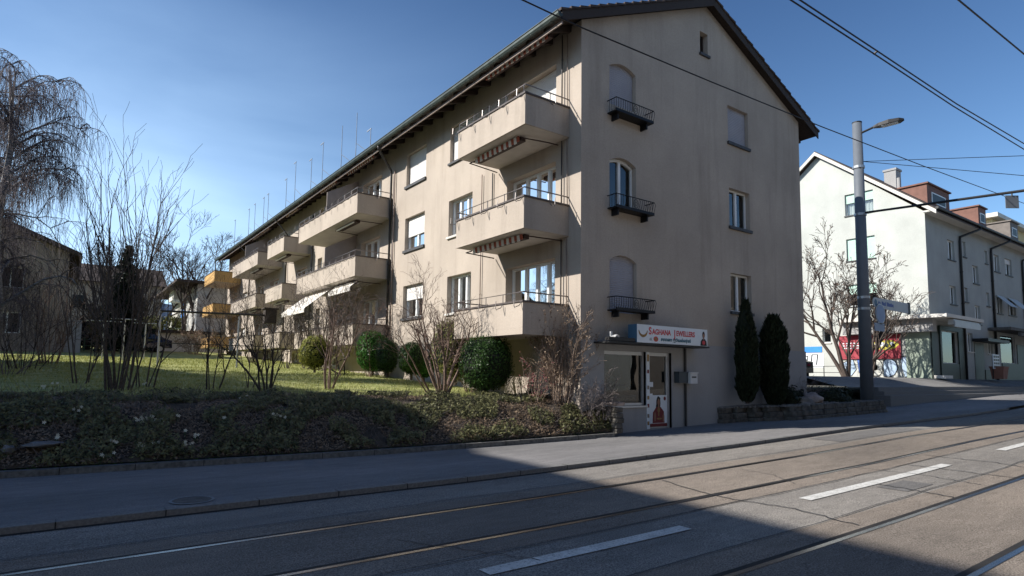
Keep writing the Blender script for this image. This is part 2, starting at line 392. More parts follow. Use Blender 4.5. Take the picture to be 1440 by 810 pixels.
# repair patches
def patch(x0, x1, y0, y1, dz=.006):
    mb = MB(); n = 6
    for i in range(n):
        a = x0 + (x1 - x0) * i / n; b = x0 + (x1 - x0) * (i + 1) / n; f = (lambda x, y: (r_(x) if y < 8 else walkz(x, y)) + dz)
        mb.quad((a, y0, f(a, y0)), (b, y0, f(b, y0)), (b, y1, f(b, y1)), (a, y1, f(a, y1)))
    struct(mb.build('asphalt_patch', m_patch))
patch(14.5, 19.2, 7.0, 7.75); patch(9.6, 10.5, 3.75, 4.15); patch(16., 18.4, 3.7, 4.05)
seam('road_seam', [(-6, 6.95), (2, 6.93), (9, 6.95), (20, 6.94), (40, 6.95)], .018); seam('road_seam', [(-6, 4.74), (4, 4.73), (12, 4.75), (30, 4.74)], .016); seam('road_seam', [(-6, 3.62), (6, 3.6), (14, 3.62), (30, 3.6)], .016)
seam('road_seam', [RP(560, 760), RP(640, 772), RP(760, 790)], .014); seam('road_seam', [RP(1040, 660), RP(1085, 668), RP(1120, 682)], .012)
# manhole cover on the pavement
q = gp(270, 704); mh = thing('manhole_cover', 'round iron cover in the shaded pavement', 'manhole cover', q)
mb = MB(); zc = walkz(q.x, q.y) + .005
mb.poly([(q.x + .25 * math.cos(a * PI / 16), q.y + .25 * math.sin(a * PI / 16), zc) for a in range(32)]); mb.build('cover_plate', m_conc, mh)
mb = MB()
for r0, r1 in ((.215, .25),):
    for a in range(32):
        c0, s0, c1, s1 = math.cos(a * PI / 16), math.sin(a * PI / 16), math.cos((a + 1) * PI / 16), math.sin((a + 1) * PI / 16)
        mb.quad((q.x + r0 * c0, q.y + r0 * s0, zc + .004), (q.x + r1 * c0, q.y + r1 * s0, zc + .004), (q.x + r1 * c1, q.y + r1 * s1, zc + .004), (q.x + r0 * c1, q.y + r0 * s1, zc + .004))
mb.build('cover_rim', m_pole, mh)

# bank + lawn
def bank_sheet():
    sheet('bank', -60, 11.28, 0, 0, .3, .12, lambda x, y: bankz(x, y), m_soil, lambda x: (ye(x) + .12, ye(x) + 2.9)) if False else None
    mb = MB(); xs = [-60 + i * 1.0 for i in range(55)] + [-5 + i * .25 for i in range(int((11.28 + 5) / .25) + 1)] + [11.28]
    ny = 18
    for x in xs:
        a = ye(x) + .12; b = ye(x) + 2.9
        for j in range(ny + 1):
            y = a + (b - a) * j / ny; mb.v.append((x, y, bankz(x, y)))
    for i in range(len(xs) - 1):
        for j in range(ny):
            k = i * (ny + 1) + j; mb.f.append((k, k + ny + 1, k + ny + 2, k + 1)); mb.m.append(0)
    struct(mb.build('bank', m_soil, smooth=True))
bank_sheet()
sheet('lawn', -60, 10.9, 13.0, 75, 1.2, 1.5, lambda x, y: bankz(x, y) + .004, m_lawn, lambda x: (ye(x) + 2.75, 75))
sheet('lawn_beyond', 10.9, 60, 56, 75, 6, 6, lambda x, y: lawnz(y), m_lawn)

# ------------------------------------------------------------------ windows, walls
def wall_mesh(mb, fr, u0, u1, zb, top, holes, breaks=()):
    """holes: (u0,u1,z0,z1,depth); top(u) = roof line"""
    us = sorted(set([u0, u1] + [h[0] for h in holes] + [h[1] for h in holes] + list(breaks)))
    us = [u for u in us if u0 <= u <= u1]
    for a, b in zip(us, us[1:]):
        if b - a < 1e-4: continue
        hs = sorted([h for h in holes if h[0] < (a + b) / 2 < h[1]], key=lambda h: h[2]); z = zb
        for h in hs:
            if h[2] > z + 1e-4: fr.quad(mb, a, b, z, h[2], 0)
            z = h[3]
        mb.quad(fr.P(a, z), fr.P(b, z), fr.P(b, top(b)), fr.P(a, top(a)))
    for (a, b, c, d, dep) in holes:
        mb.quad(fr.P(a, c), fr.P(a, c, -dep), fr.P(a, d, -dep), fr.P(a, d)); mb.quad(fr.P(b, c), fr.P(b, d), fr.P(b, d, -dep), fr.P(b, c, -dep))
        mb.quad(fr.P(a, d), fr.P(a, d, -dep), fr.P(b, d, -dep), fr.P(b, d)); mb.quad(fr.P(a, c), fr.P(b, c), fr.P(b, c, -dep), fr.P(a, c, -dep))
def window(par, fr, h, panes=2, shut=0., curtain=1, sill=None, fm=None, shm=None, arch=0., widths=None, label=None, bigsill=.04):
    a, b, c, d, dep = h; fm = fm or m_frame; f = .055
    mb = MB(); n0, n1 = -dep - .05, -dep + .02
    fr.box(mb, a, a + f, c, d, n0, n1); fr.box(mb, b - f, b, c, d, n0, n1)
    fr.box(mb, a + f, b - f, c, c + f, n0, n1); fr.box(mb, a + f, b - f, d - f, d, n0, n1)
    W = b - a - 2 * f; ws = widths or [1. / panes] * panes; u = a + f; edges = [u]
    for w in ws[:-1]:
        u += W * w; fr.box(mb, u - .045, u + .045, c + f, d - f, n0, n1 + .012); edges.append(u)
    edges.append(b - f)
    if arch:
        k = 8
        for i in range(k):
            t0, t1 = i / k, (i + 1) / k; x0 = a + (b - a) * t0; x1 = a + (b - a) * t1
            z0 = d - arch * (2 * t0 - 1) ** 2; z1 = d - arch * (2 * t1 - 1) ** 2
            mb.hexa([fr.P(x0, z0 - .07, n0), fr.P(x1, z1 - .07, n0), fr.P(x1, z1 - .07, n1 + .01), fr.P(x0, z0 - .07, n1 + .01), fr.P(x0, z0, n0), fr.P(x1, z1, n0), fr.P(x1, z1, n1 + .01), fr.P(x0, z0, n1 + .01)])
    w = mb.build('window', fm, par)
    if label: w['label'] = label
    zt = d - (d - c) * shut
    if shut < .97:
        mb = MB()
        for e0, e1 in zip(edges, edges[1:]): fr.quad(mb, e0, e1, c + f, d - f, -dep - .02)
        mb.build('pane', m_glass, w)
        mb = MB(); D = dep + .5                       # dim room behind
        e0, e1 = a - .1, b + .1; z0, z1 = c - .1, d + .1
        for q in ((fr.P(e0, z0, -D), fr.P(e1, z0, -D), fr.P(e1, z1, -D), fr.P(e0, z1, -D)), (fr.P(e0, z0, -dep - .06), fr.P(e0, z0, -D), fr.P(e0, z1, -D), fr.P(e0, z1, -dep - .06)), (fr.P(e1, z0, -dep - .06), fr.P(e1, z0, -D), fr.P(e1, z1, -D), fr.P(e1, z1, -dep - .06)),
                  (fr.P(e0, z0, -dep - .06), fr.P(e1, z0, -dep - .06), fr.P(e1, z0, -D), fr.P(e0, z0, -D)), (fr.P(e0, z1, -dep - .06), fr.P(e1, z1, -dep - .06), fr.P(e1, z1, -D), fr.P(e0, z1, -D))): mb.quad(*q)
        mb.build('room', m_room, w)
        if curtain:
            mb = MB(); k = int((b - a) / .04)
            for i in range(k):
                x0 = a + (b - a) * i / k; x1 = a + (b - a) * (i + 1) / k
                fr_ = (x0 - a) / (b - a)
                if curtain == 1 and .30 < fr_ < .62: continue
                if curtain == 2 and fr_ > .3: continue
                y0 = -dep - .16 + .03 * math.sin(i * 1.3); y1 = -dep - .16 + .03 * math.sin((i + 1) * 1.3)
                mb.quad(fr.P(x0, c + .05, y0), fr.P(x1, c + .05, y1), fr.P(x1, d, y1), fr.P(x0, d, y0))
            mb.build('curtain', m_curtain, w)
    if shut > 0:
        mb = MB(); k = max(2, int((d - zt) / .055)); nn = -dep + .06
        for i in range(k):
            z0 = zt + (d - zt) * i / k; z1 = zt + (d - zt) * (i + 1) / k; zm = (z0 + z1) / 2
            x0, x1 = a + .012, b - .012
            if arch:
                pass
            mb.quad(fr.P(x0, z0, nn - .006), fr.P(x1, z0, nn - .006), fr.P(x1, zm, nn + .004), fr.P(x0, zm, nn + .004))
            mb.quad(fr.P(x0, zm, nn + .004), fr.P(x1, zm, nn + .004), fr.P(x1, z1, nn - .006), fr.P(x0, z1, nn - .006))
        mb.build('shutter', shm or m_shutter, w)
    if sill:
        mb = MB(); fr.box(mb, a - .05, b + .05, c - bigsill - .035, c - .003, -dep + .03, .07); mb.build('sill', sill, w)
    return w
def spandrel(mb, fr, h, arch):
    a, b, c, d, dep = h; k = 10
    for i in range(k):
        t0, t1 = i / k, (i + 1) / k; x0 = a + (b - a) * t0; x1 = a + (b - a) * t1
        z0 = d - arch * (2 * t0 - 1) ** 2; z1 = d - arch * (2 * t1 - 1) ** 2
        mb.hexa([fr.P(x0, z0, -dep + .07), fr.P(x1, z1, -dep + .07), fr.P(x1, z1, -.002), fr.P(x0, z0, -.002), fr.P(x0, d - .001, -dep + .07), fr.P(x1, d - .001, -dep + .07), fr.P(x1, d - .001, -.002), fr.P(x0, d - .001, -.002)])
def pipe(par, pts, r, material, name='downpipe'):
    mb = MB(); mb.tube(pts, r, 8); 
    for p, q in zip(pts, pts[1:]):
        p = Vector(p); q = Vector(q)
        if abs(p.z - q.z) > 2:
            k = int(abs(p.z - q.z) / 2)
            for i in range(1, k + 1):
                c = p.lerp(q, i / (k + .5)); mb.tube([c - Vector((0, 0, .03)), c + Vector((0, 0, .03))], r * 1.25, 8)
    return mb.build(name, material, par, True)

# ================================================================== MAIN APARTMENT BUILDING
XF, GY, XR, YF = 10.53, 11.5, 21.4, 55.2
ZE = 11.05; XM = (XF + XR) / 2; SL = .446; ZR = ZE + (XM - XF) * SL
FA = Fr((XF, 0, 0), (0, 1, 0), (-1, 0, 0)); FG = Fr((0, GY, 0), (1, 0, 0), (0, -1, 0))
bld = thing('apartment_building', 'long beige apartment block with tiled gable roof, stacked balconies and a corner jewellery shop', 'building', (XF, GY, 0))
# ---- facade openings (y0, y1, z0, z1, depth)
FH = []
for z0, z1, s in ((8.98, 10.3, 1.), (6.33, 7.62, 0.), (3.64, 4.93, 0.)):
    FH.append(((16.8, 18.35, z0, z1, .2), dict(panes=3, shut=s, sill=m_silllt if s < 1 else m_sill, curtain=2)))
for z0, z1, s in ((8.98, 10.28, 1.), (6.38, 7.68, .58), (3.7, 4.97, .45)):
    FH.append(((20.15, 21.8, z0, z1, .2), dict(panes=2, shut=s, sill=m_sill, curtain=1, bigsill=.07)))
recs = []
for zf, s in ((8.15, 1.), (5.45, 0.), (2.75, 0.)):
    recs.append(((12.53, 14.83, zf, zf + (2.1 if zf > 8 else 2.0), .27), dict(panes=4, shut=.0 if s < 1 else .96, curtain=3, widths=[.24, .23, .24, .29])))
for zf in (8.15, 5.45, 2.75):
    recs.append(((24.2, 26.3, zf, zf + 2.0, .25), dict(panes=3, curtain=1)))
    recs.append(((28.2, 30.2, zf, zf + 2.0, .25), dict(panes=3, curtain=1)))
    recs.append(((34.1, 36.0, zf, zf + 2.0, .25), dict(panes=2, curtain=1)))
    recs.append(((39.7, 41.7, zf, zf + 2.0, .25), dict(panes=2, curtain=0)))
    recs.append(((43.2, 45.2, zf, zf + 2.0, .25), dict(panes=2, curtain=0)))
    recs.append(((48.2, 49.6, zf + .9, zf + 2.0, .2), dict(panes=2, curtain=0, shut=.5, sill=m_sill)))
    recs.append(((51.8, 53.2, zf + .9, zf + 2.0, .2), dict(panes=2, curtain=0, sill=m_sill)))
for zf in (9.3, 6.6, 3.9):
    recs.append(((31.6, 32.3, zf, zf + 1.0, .2), dict(panes=1, curtain=0, sill=m_sill)))
for y in (29., 35.2, 41., 44.6, 49., 52.4):
    recs.append(((y, y + .9, lawnz(y) + .15, lawnz(y) + .62, .15), dict(panes=1, curtain=0)))
GH = []
for z0, z1, s in ((9.08, 10.25, 1.), (6.1, 7.55, 0.), (3.32, 4.82, 1.)):
    GH.append(((11.57, 12.62, z0 - .05, z1 + .03, .18), dict(panes=2, shut=s, curtain=2, arch=.16, shm=m_shutterg)))
for z0, z1, s in ((9.26, 10.5, 1.), (6.45, 7.72, 0.), (3.68, 4.92, 0.)):
    GH.append(((17.0, 18.15, z0, z1, .18), dict(panes=2, shut=s, sill=m_sill, curtain=2, shm=m_shutterg, bigsill=.06)))
GH.append(((15.6, 16.0, 11.82, 12.55, .2), dict(panes=1, curtain=0, sill=m_sill, fm=m_woodd)))
SHOPW = (11.36, 12.97, .78, 2.25, .12); SHOPD = (13.1, 14.05, .13, 2.25, .12)
mb = MB()
wall_mesh(mb, FA, GY, YF, -.3, lambda u: ZE, [h for h, k in FH + recs])
gtop = lambda u: ZE + SL * (min(u, 2 * XM - u) - XF)
wall_mesh(mb, FG, XF, XR, -.3, gtop, [h for h, k in GH] + [SHOPW, SHOPD], (XM,))
for h, k in GH[:3]: spandrel(mb, FG, h, .16)
mb.quad((XR, GY, -.3), (XR, YF, -.3), (XR, YF, ZE), (XR, GY, ZE))
mb.poly([(XF, YF, -.3), (XF, YF, ZE), (XM, YF, ZR), (XR, YF, ZE), (XR, YF, -.3)])
mb.build('wall', m_plaster, bld)
for h, k in FH + recs: window(bld, FA, h, **k)
for h, k in GH: window(bld, FG, h, **k)
mb = MB()
wall_mesh(mb, Fr((0, GY - .03, 0), (1, 0, 0), (0, -1, 0)), 14.62, XR + .02, -.3, lambda u: 2.53, [])
mb.quad((14.62, GY - .03, 2.53), (XR + .02, GY - .03, 2.53), (XR + .02, GY, 2.53), (14.62, GY, 2.53)); mb.quad((14.62, GY, -.3), (14.62, GY - .03, -.3), (14.62, GY - .03, 2.53), (14.62, GY, 2.53))
wall_mesh(mb, Fr((0, GY - .012, 0), (1, 0, 0), (0, -1, 0)), XF, 14.62, -.3, lambda u: 2.5, [SHOPW, SHOPD])
mb.build('plinth', m_plinth, bld)
# ---- iron window balconettes on the gable
for zb in (8.68, 6.03, 3.28):
    mb = MB(); a, b, D = 11.49, 12.99, .34
    FG.box(mb, a, b, zb + .015, zb + .05, 0, D); FG.box(mb, a + .15, a + .2, zb - .15, zb + .013, 0, .24); FG.box(mb, b - .2, b - .15, zb - .15, zb + .013, 0, .24)
    FG.box(mb, a, b, zb + .05, zb + .09, D - .03, D)
    for (p, q) in ((FG.P(a, zb + .38, 0), FG.P(a, zb + .38, D)), (FG.P(a, zb + .38, D), FG.P(b, zb + .38, D)), (FG.P(b, zb + .38, D), FG.P(b, zb + .38, 0))): mb.tube([p, q], .014, 6)
    k = 17
    for i in range(k + 1):
        u = a + (b - a) * i / k; cu = (i - k / 2) / k
        if abs(cu) < .08: continue
        mb.tube([FG.P(u, zb + .06, D - .04), FG.P(u, zb + .16, D), FG.P(u + .02 * (1 if cu > 0 else -1), zb + .3, D + .02), FG.P(u, zb + .38, D)], .008, 4)
    for i in range(1, 4):
        for u in (a, b): mb.tube([FG.P(u, zb + .06, D * i / 4), FG.P(u, zb + .38, D * i / 4)], .008, 4)
    mb.tube([FG.P((a + b) / 2 + .09 * math.cos(t * PI / 6), zb + .22 + .12 * math.sin(t * PI / 6), D) for t in range(13)], .009, 4)
    mb.tube([FG.P((a + b) / 2 + .05 * math.cos(t * PI / 6), zb + .22 + .05 * math.sin(t * PI / 6), D) for t in range(13)], .007, 4)
    mb.build('balconette', m_iron, bld)
# ---- roof
mb = MB(); OV, RK, T = .92, .24, .16
def slope(mb, side):
    if side < 0: e, dz = (XF - OV, -SL * OV), 0
    x0 = XF - OV if side < 0 else XR + OV; z0 = ZE - SL * OV + .04; x1 = XM; z1 = ZR + .04
    mb.hexa([(x0, GY - RK, z0), (x1, GY - RK, z1), (x1, YF + RK, z1), (x0, YF + RK, z0), (x0, GY - RK, z0 + T), (x1, GY - RK, z1 + T), (x1, YF + RK, z1 + T), (x0, YF + RK, z0 + T)])
slope(mb, -1); slope(mb, 1)
rf = mb.build('roof', m_woodd, bld)
mb = MB()                                             # tiles: rows of raised courses with a ragged verge
for side in (-1, 1):
    x0 = XF - OV - .05 if side < 0 else XR + OV + .05; L = abs(XM - x0); k = int(L / .33)
    for i in range(k + 1):
        xa = x0 - side * i * .33 if side > 0 else x0 + i * .33; xb = xa + (.36 if side < 0 else -.36)
        if (side < 0 and xb > XM + .1): xb = XM
        if (side > 0 and xb < XM - .1): xb = XM
        za = ZE + .2 + SL * (abs(xa - XM) * -1 + (XM - XF)); zb = ZE + .2 + SL * (-abs(xb - XM) + (XM - XF))
        j = U(-.012, .012)
        mb.hexa([(xa, GY - RK - .07 + j, za), (xb, GY - RK - .07 + j, zb - .03), (xb, YF + RK, zb - .03), (xa, YF + RK, za), (xa, GY - RK - .07 + j, za + .07), (xb, GY - RK - .07 + j, zb + .015), (xb, YF + RK, zb + .015), (xa, YF + RK, za + .07)])
mb.build('tiles', m_tile, rf)
mb = MB(); mb.tube([(XM, GY - RK - .1, ZR + .3), (XM, YF + RK, ZR + .3)], .13, 8); mb.build('ridge_tiles', m_tile, rf)
mb = MB()                                             # verge board, rafters
for side in (-1, 1):
    x0 = XF - OV if side < 0 else XR + OV; z0 = ZE - SL * OV
    mb.hexa([(x0, GY - RK - .035, z0 - .08), (XM, GY - RK - .035, ZR - .08), (XM, GY - RK - .004, ZR - .08), (x0, GY - RK - .004, z0 - .08), (x0, GY - RK - .035, z0 + .2), (XM, GY - RK - .035, ZR + .2), (XM, GY - RK - .004, ZR + .2), (x0, GY - RK - .004, z0 + .2)])
mb.build('verge_board', m_woodd, rf)
y = GY + .4; mb = MB()
while y < YF:
    for side in (-1, 1):
        xw = XF if side < 0 else XR; x0 = xw + side * (OV - .03)
        mb.hexa([(x0, y, ZE - SL * (OV) - .05), (xw, y, ZE - .16), (xw, y + .1, ZE - .16), (x0, y + .1, ZE - SL * OV - .05), (x0, y, ZE - SL * OV + .04), (xw, y, ZE + .03), (xw, y + .1, ZE + .03), (x0, y + .1, ZE - SL * OV + .04)])
    y += .78
mb.build('rafter', m_woodd, rf)['kind'] = 'stuff'
mb = MB(); gx, gz = XF - OV - .09, ZE - SL * OV + .06
prof = [(-.085, .06), (-.08, -.02), (-.04, -.075), (.02, -.085), (.07, -.05), (.08, .0)]
for (a, c), (b, d) in zip(prof, prof[1:]):
    mb.quad((gx + a, GY - RK - .08, gz + c), (gx + b, GY - RK - .08, gz + d), (gx + b, YF + RK, gz + d), (gx + a, YF + RK, gz + c))
    mb.quad((gx + a * .93, GY - RK - .08, gz + c), (gx + a * .93, YF + RK, gz + c), (gx + b * .93, YF + RK, gz + d + .006), (gx + b * .93, GY - RK - .08, gz + d + .006))
mb.poly([(gx + a, GY - RK - .082, gz + c) for a, c in prof]); mb.tube([(gx - .09, GY - RK - .08, gz + .06), (gx - .09, YF + RK, gz + .06)], .015, 6)
y = GY
while y < YF: mb.box(gx - .09, gx + .1, y, y + .03, gz - .095, gz - .085); y += .78
mb.build('gutter', m_gutter, rf)
mb = MB(); mb.box(XF - OV + .02, XF - OV + .06, GY - RK, YF + RK, gz - .2, gz - .12); mb.build('eaves_board', m_pipelt, rf)
mb = MB()
for (x, y, w, h) in ((XM + .4, 22, .9, 1.1), (XM + .5, 38, .9, 1.1)): mb.box(x, x + .7, y, y + w, ZR - .4, ZR + h)
mb.build('chimney', m_plinth, rf)
# ---- downpipes
pipe(bld, [(gx, 22.35, gz - .08), (gx + .05, 22.4, gz - .2), (XF - .12, 23.0, gz - .75), (XF - .1, 23.02, gz - .9), (XF - .1, 23.02, 1.3)], .05, m_pipe)
pipe(bld, [(XF - .07, 22.75, gz - .8), (XF - .07, 22.75, 1.3)], .03, m_pipelt)
pipe(bld, [(gx, 37.3, gz - .08), (XF - .1, 37.9, gz - .8), (XF - .1, 37.9, 1.8)], .05, m_pipe)
pipe(bld, [(XF - .08, 33.1, 10.2), (XF - .08, 33.1, 1.7)], .045, m_pipe)
pipe(bld, [(gx, 46.8, gz - .08), (XF - .1, 47.2, gz - .8), (XF - .1, 47.2, 2.5)], .05, m_pipe)
pipe(bld, [(XF - .06, 16.15, 8.0), (XF - .06, 16.15, 1.2)], .018, m_pipelt, 'cable_duct')
pipe(bld, [(XF - .05, 15.55, 7.9), (XF - .05, 15.55, 5.5)], .02, m_pipe, 'cable_duct')
for z0, z1 in ((8.8, 10.9), (6.1, 7.9), (3.4, 5.2)): pipe(bld, [(XF - .07, 12.2, z0), (XF - .07, 12.2, z1)], .018, m_pipe, 'awning_crank'); pipe(bld, [(XF - .05, 11.98, z0), (XF - .05, 12.02, z1)], .012, m_pipelt, 'cable_duct')
# ---- balconies
def scallop(mb, y0, y1, x, z, h, w=.12, x2=None):
    k = int((y1 - y0) / w)
    for i in range(k):
        a = y0 + i * w; mb.mi = 1 + (i % 2)
        zz = z - h * (.8 + .2 * (i % 2)); mb.hexa([(x - .01, a, zz), (x + .01, a, zz), (x + .01, a + w * .9, zz), (x - .01, a + w * .9, zz), (x - .03, a, z), (x - .01, a, z), (x - .01, a + w * .9, z), (x - .03, a + w * .9, z)])
    mb.mi = 0
def balcony(y0, y1, zt, D=1.5, rail=True, awn=None, part=None, side=None, rise=.0, label=None, arm=True, low=False):
    zb = zt - .8; X0 = XF - D; th = .1; mb = MB(); side = side or m_plaster
    mb.box(X0, XF + .02, y0, y1, zb, zb + .16)
    mb.box(X0, X0 + th, y0, y1, zb + .161, zt); mb.box(X0 + th + .001, XF + .01, y0, y0 + th, zb + .161, zt); mb.box(X0 + th + .001, XF + .01, y1 - th, y1, zb + .161, zt)
    b = mb.build('balcony', m_plaster if side is m_plaster else side, bld)
    if label: b['label'] = label
    mb = MB(); mb.quad((X0 + .05, y0 + .03, zb - .003), (XF - .01, y0 + .03, zb - .003), (XF - .01, y1 - .03, zb - .003), (X0 + .05, y1 - .03, zb - .003)); mb.build('soffit', m_soffit, b)
    mb = MB(); mb.box(X0 - .03, X0 + th + .03, y0 - .03, y1 + .03, zt + .001, zt + .045); mb.box(X0 + th + .031, XF - .002, y0 - .03, y0 + th + .03, zt + .001, zt + .045); mb.box(X0 + th + .031, XF - .002, y1 - th - .03, y1 + .03, zt + .001, zt + .045)
    mb.build('coping', m_coping, b)
    if rail:
        mb = MB(); zr = zt + .26; mb.tube([(XF - .01, y0 + .03, zr), (X0 + .03, y0 + .03, zr), (X0 + .03, y1 - .03, zr), (XF - .01, y1 - .03, zr)], .018, 6)
        def hook(px, py, ox, oy):
            pts = [(px, py, zr), (px, py, zt + .05), (px - ox * .04, py - oy * .04, zt - .06), (px - ox * .08, py - oy * .08, zt - .10), (px - ox * .17, py - oy * .17, zt - .13), (px - ox * .20, py - oy * .20, zt - .16), (px - ox * .23, py - oy * .23, zt - .11), (px - ox * .22, py - oy * .22, zt + .07)]
            mb.tube(pts, .011, 5)
        k = max(2, int((y1 - y0) / .75))
        for i in range(k + 1): hook(X0 - .0, y0 + .06 + (y1 - y0 - .12) * i / k, 1, 0)
        hook(XF - D * .45, y0 - .0, 0, 1)
        mb.build('railing', m_rail, b)
    if awn:
        a0, a1, kind = awn; mb = MB(); xa = X0 + .42
        mb.box(xa, xa + .16, a0, a1, zb - .12, zb - .01)
        if kind == 'scallop': scallop(mb, a0, a1, xa - .05, zb - .02, .16)
        mb.tube([(xa, a0 - .05, zb - .06), (XF - .35, a0 - .3, zb - .1), (XF - .05, a0 - .32, zb - .1)], .018, 5)
        mb.tube([(xa, a1 + .05, zb - .06), (xa - .1, a1 + .22, zb - .1), (XF - .05, a1 + .4, zb - .1)], .018, 5)
        if kind == 'rolled':
            mb.mi = 2; mb.tube([(xa - .12, a0, zb - .14), (xa - .12, a1, zb - .14)], .035, 6); mb.mi = 0
        mb.build('awning', [m_awn, m_awnr if kind == 'scallop' else m_awn, m_awnw], b)
    if part:
        mb = MB(); y = part; zq = zt + 1.75
        mb.hexa([(X0 + .05, y, zt), (XF, y, zt), (XF, y + .05, zt), (X0 + .05, y + .05, zt), (X0 + .05, y, zt + .95), (XF, y, zq), (XF, y + .05, zq), (X0 + .05, y + .05, zt + .95)] if part > 0 else [])
        mb.build('partition', m_partition, b)
    return b
for zt, aw in ((8.75, (12.7, 14.9, 'scallop')), (6.05, (12.5, 15.0, 'scallop')), (3.38, None)): balcony(11.97, 15.27, zt, awn=aw)
balcony(23.1, 30.75, 8.77, awn=(24.2, 26.2, 'rolled'), part=26.9); balcony(23.1, 30.75, 6.2, awn=(24.2, 26.2, 'rolled'), part=26.9); balcony(23.1, 30.75, 3.47)
for zt in (8.82, 6.25, 3.62): balcony(33.4, 36.7, zt, awn=(34, 36, 'rolled'), rail=zt > 8)
for zt in (8.85, 6.25, 3.7): balcony(39., 46., zt, awn=(40, 42, 'rolled'), part=42.6 if zt > 8 else None)
for zt in (9.1, 6.6, 4.1): balcony(50.4, 54.6, zt, side=m_orangewall, rail=False, D=1.9, label='orange-painted balcony at the far end')
# awnings under the eaves on the top floor, extended white awning lower down
def eave_awning(y0, y1, name='eaves_awning'):
    mb = MB(); x = XF - .62; z = 10.66; mb.box(x, x + .14, y0, y1, z - .02, z + .1); scallop(mb, y0, y1, x - .05, z + .02, .13)
    mb.build(name, [m_awn, m_awnr, m_awnw], bld)
eave_awning(12.1, 15.2); eave_awning(23.6, 26.6); eave_awning(28, 30.3); eave_awning(34, 36.3); eave_awning(40, 44.5)
mb = MB()
for (ya, yb, out, dr) in ((26.9, 30.4, 1.15, .95), (23.8, 26.3, .3, .25)):
    x0 = XF - 1.1; z0 = 5.32
    k = 12
    for i in range(k):
        t0, t1 = i / k, (i + 1) / k
        mb.hexa([(x0 - out * t0, ya, z0 - dr * t0 - .02), (x0 - out * t1, ya, z0 - dr * t1 - .02), (x0 - out * t1, yb, z0 - dr * t1 - .02), (x0 - out * t0, yb, z0 - dr * t0 - .02), (x0 - out * t0, ya, z0 - dr * t0), (x0 - out * t1, ya, z0 - dr * t1), (x0 - out * t1, yb, z0 - dr * t1), (x0 - out * t0, yb, z0 - dr * t0)])
    mb.box(x0 - out - .03, x0 - out + .01, ya, yb, z0 - dr - .2, z0 - dr - .021)
mb.build('extended_awning', m_awnw, bld)['label'] = 'white fabric awning let down over the lowest balcony'

# ---- shop front
mb = MB(); f = .06; a, b, c, d, dep = SHOPW; n0, n1 = -dep - .05, -dep + .05
FG.box(mb, a, a + f, c, d, n0, n1); FG.box(mb, b - f, b, c, d, n0, n1); FG.box(mb, a + f, b - f, c, c + .07, n0, n1); FG.box(mb, a + f, b - f, d - .1, d, n0, n1)
FG.box(mb, a - .03, b + .02, c - .05, c - .003, -dep, .06)
sw = mb.build('shop_window', m_alu, bld)
mb = MB(); FG.quad(mb, a + f, b - f, c + .07, d - .1, -dep); mb.build('pane', m_shopglass, sw)
mb = MB()
FG.quad(mb, a - .2, b + 1.4, c - .8, d + .1, -2.2); mb.quad(FG.P(a - .1, c - .2, -dep - .06), FG.P(a - .1, c - .2, -2.2), FG.P(a - .1, d + .1, -2.2), FG.P(a - .1, d + .1, -dep - .06))
mb.quad(FG.P(b + 1.2, c - .7, -dep - .06), FG.P(b + 1.2, c - .7, -2.2), FG.P(b + 1.2, d + .1, -2.2), FG.P(b + 1.2, d + .1, -dep - .06))
mb.quad(FG.P(a - .1, d + .1, -dep - .06), FG.P(b + 1.2, d + .1, -dep - .06), FG.P(b + 1.2, d + .1, -2.2), FG.P(a - .1, d + .1, -2.2)); mb.quad(FG.P(a - .1, c - .1, -dep - .06), FG.P(b + .1, c - .1, -dep - .06), FG.P(b + .1, c - .1, -2.2), FG.P(a - .1, c - .1, -2.2))
mb.build('shop_interior', m_room, sw)
mb = MB(); mb.box(11.9, 12.8, GY + .2, GY + .6, .8, 1.06); mb.build('display_case', m_signblue, sw)
text('SAGHANA JEWELLERS', Fr((0, GY + .19, 0), (1, 0, 0), (0, -1, 0)), 11.97, .93, .1, .0, m_signw, 'window_lettering', sw, .8)
mb = MB()
for (x, z, r, mm) in ((12.05, 1.12, .05, 0), (12.2, 1.15, .06, 0), (12.6, 1.2, .07, 0), (12.75, 1.38, .05, 0), (12.68, 1.02, .05, 0)):
    mb.tube([(x, GY + .35, z - r), (x, GY + .35, z), (x, GY + .35, z + r)], [r, r * .4, r * .6], 8)
mb.build('jewellery_stand', m_gold, sw)
# pillar strip with little jewellery pictures
mb = MB(); FG.box(mb, 12.975, 13.095, .13, 2.25, -.1, .03); ps = mb.build('pillar_strip', m_signw, bld)
for i, z in enumerate((2.05, 1.72, 1.28, 1.0, .78, .5, .3)):
    mb = MB(); FG.box(mb, 12.995, 13.07, z - .06, z + (.13 if i == 0 else .04), .031, .035); mb.build('strip_picture', (m_gold, m_maroon, m_pipelt)[i % 3], ps)
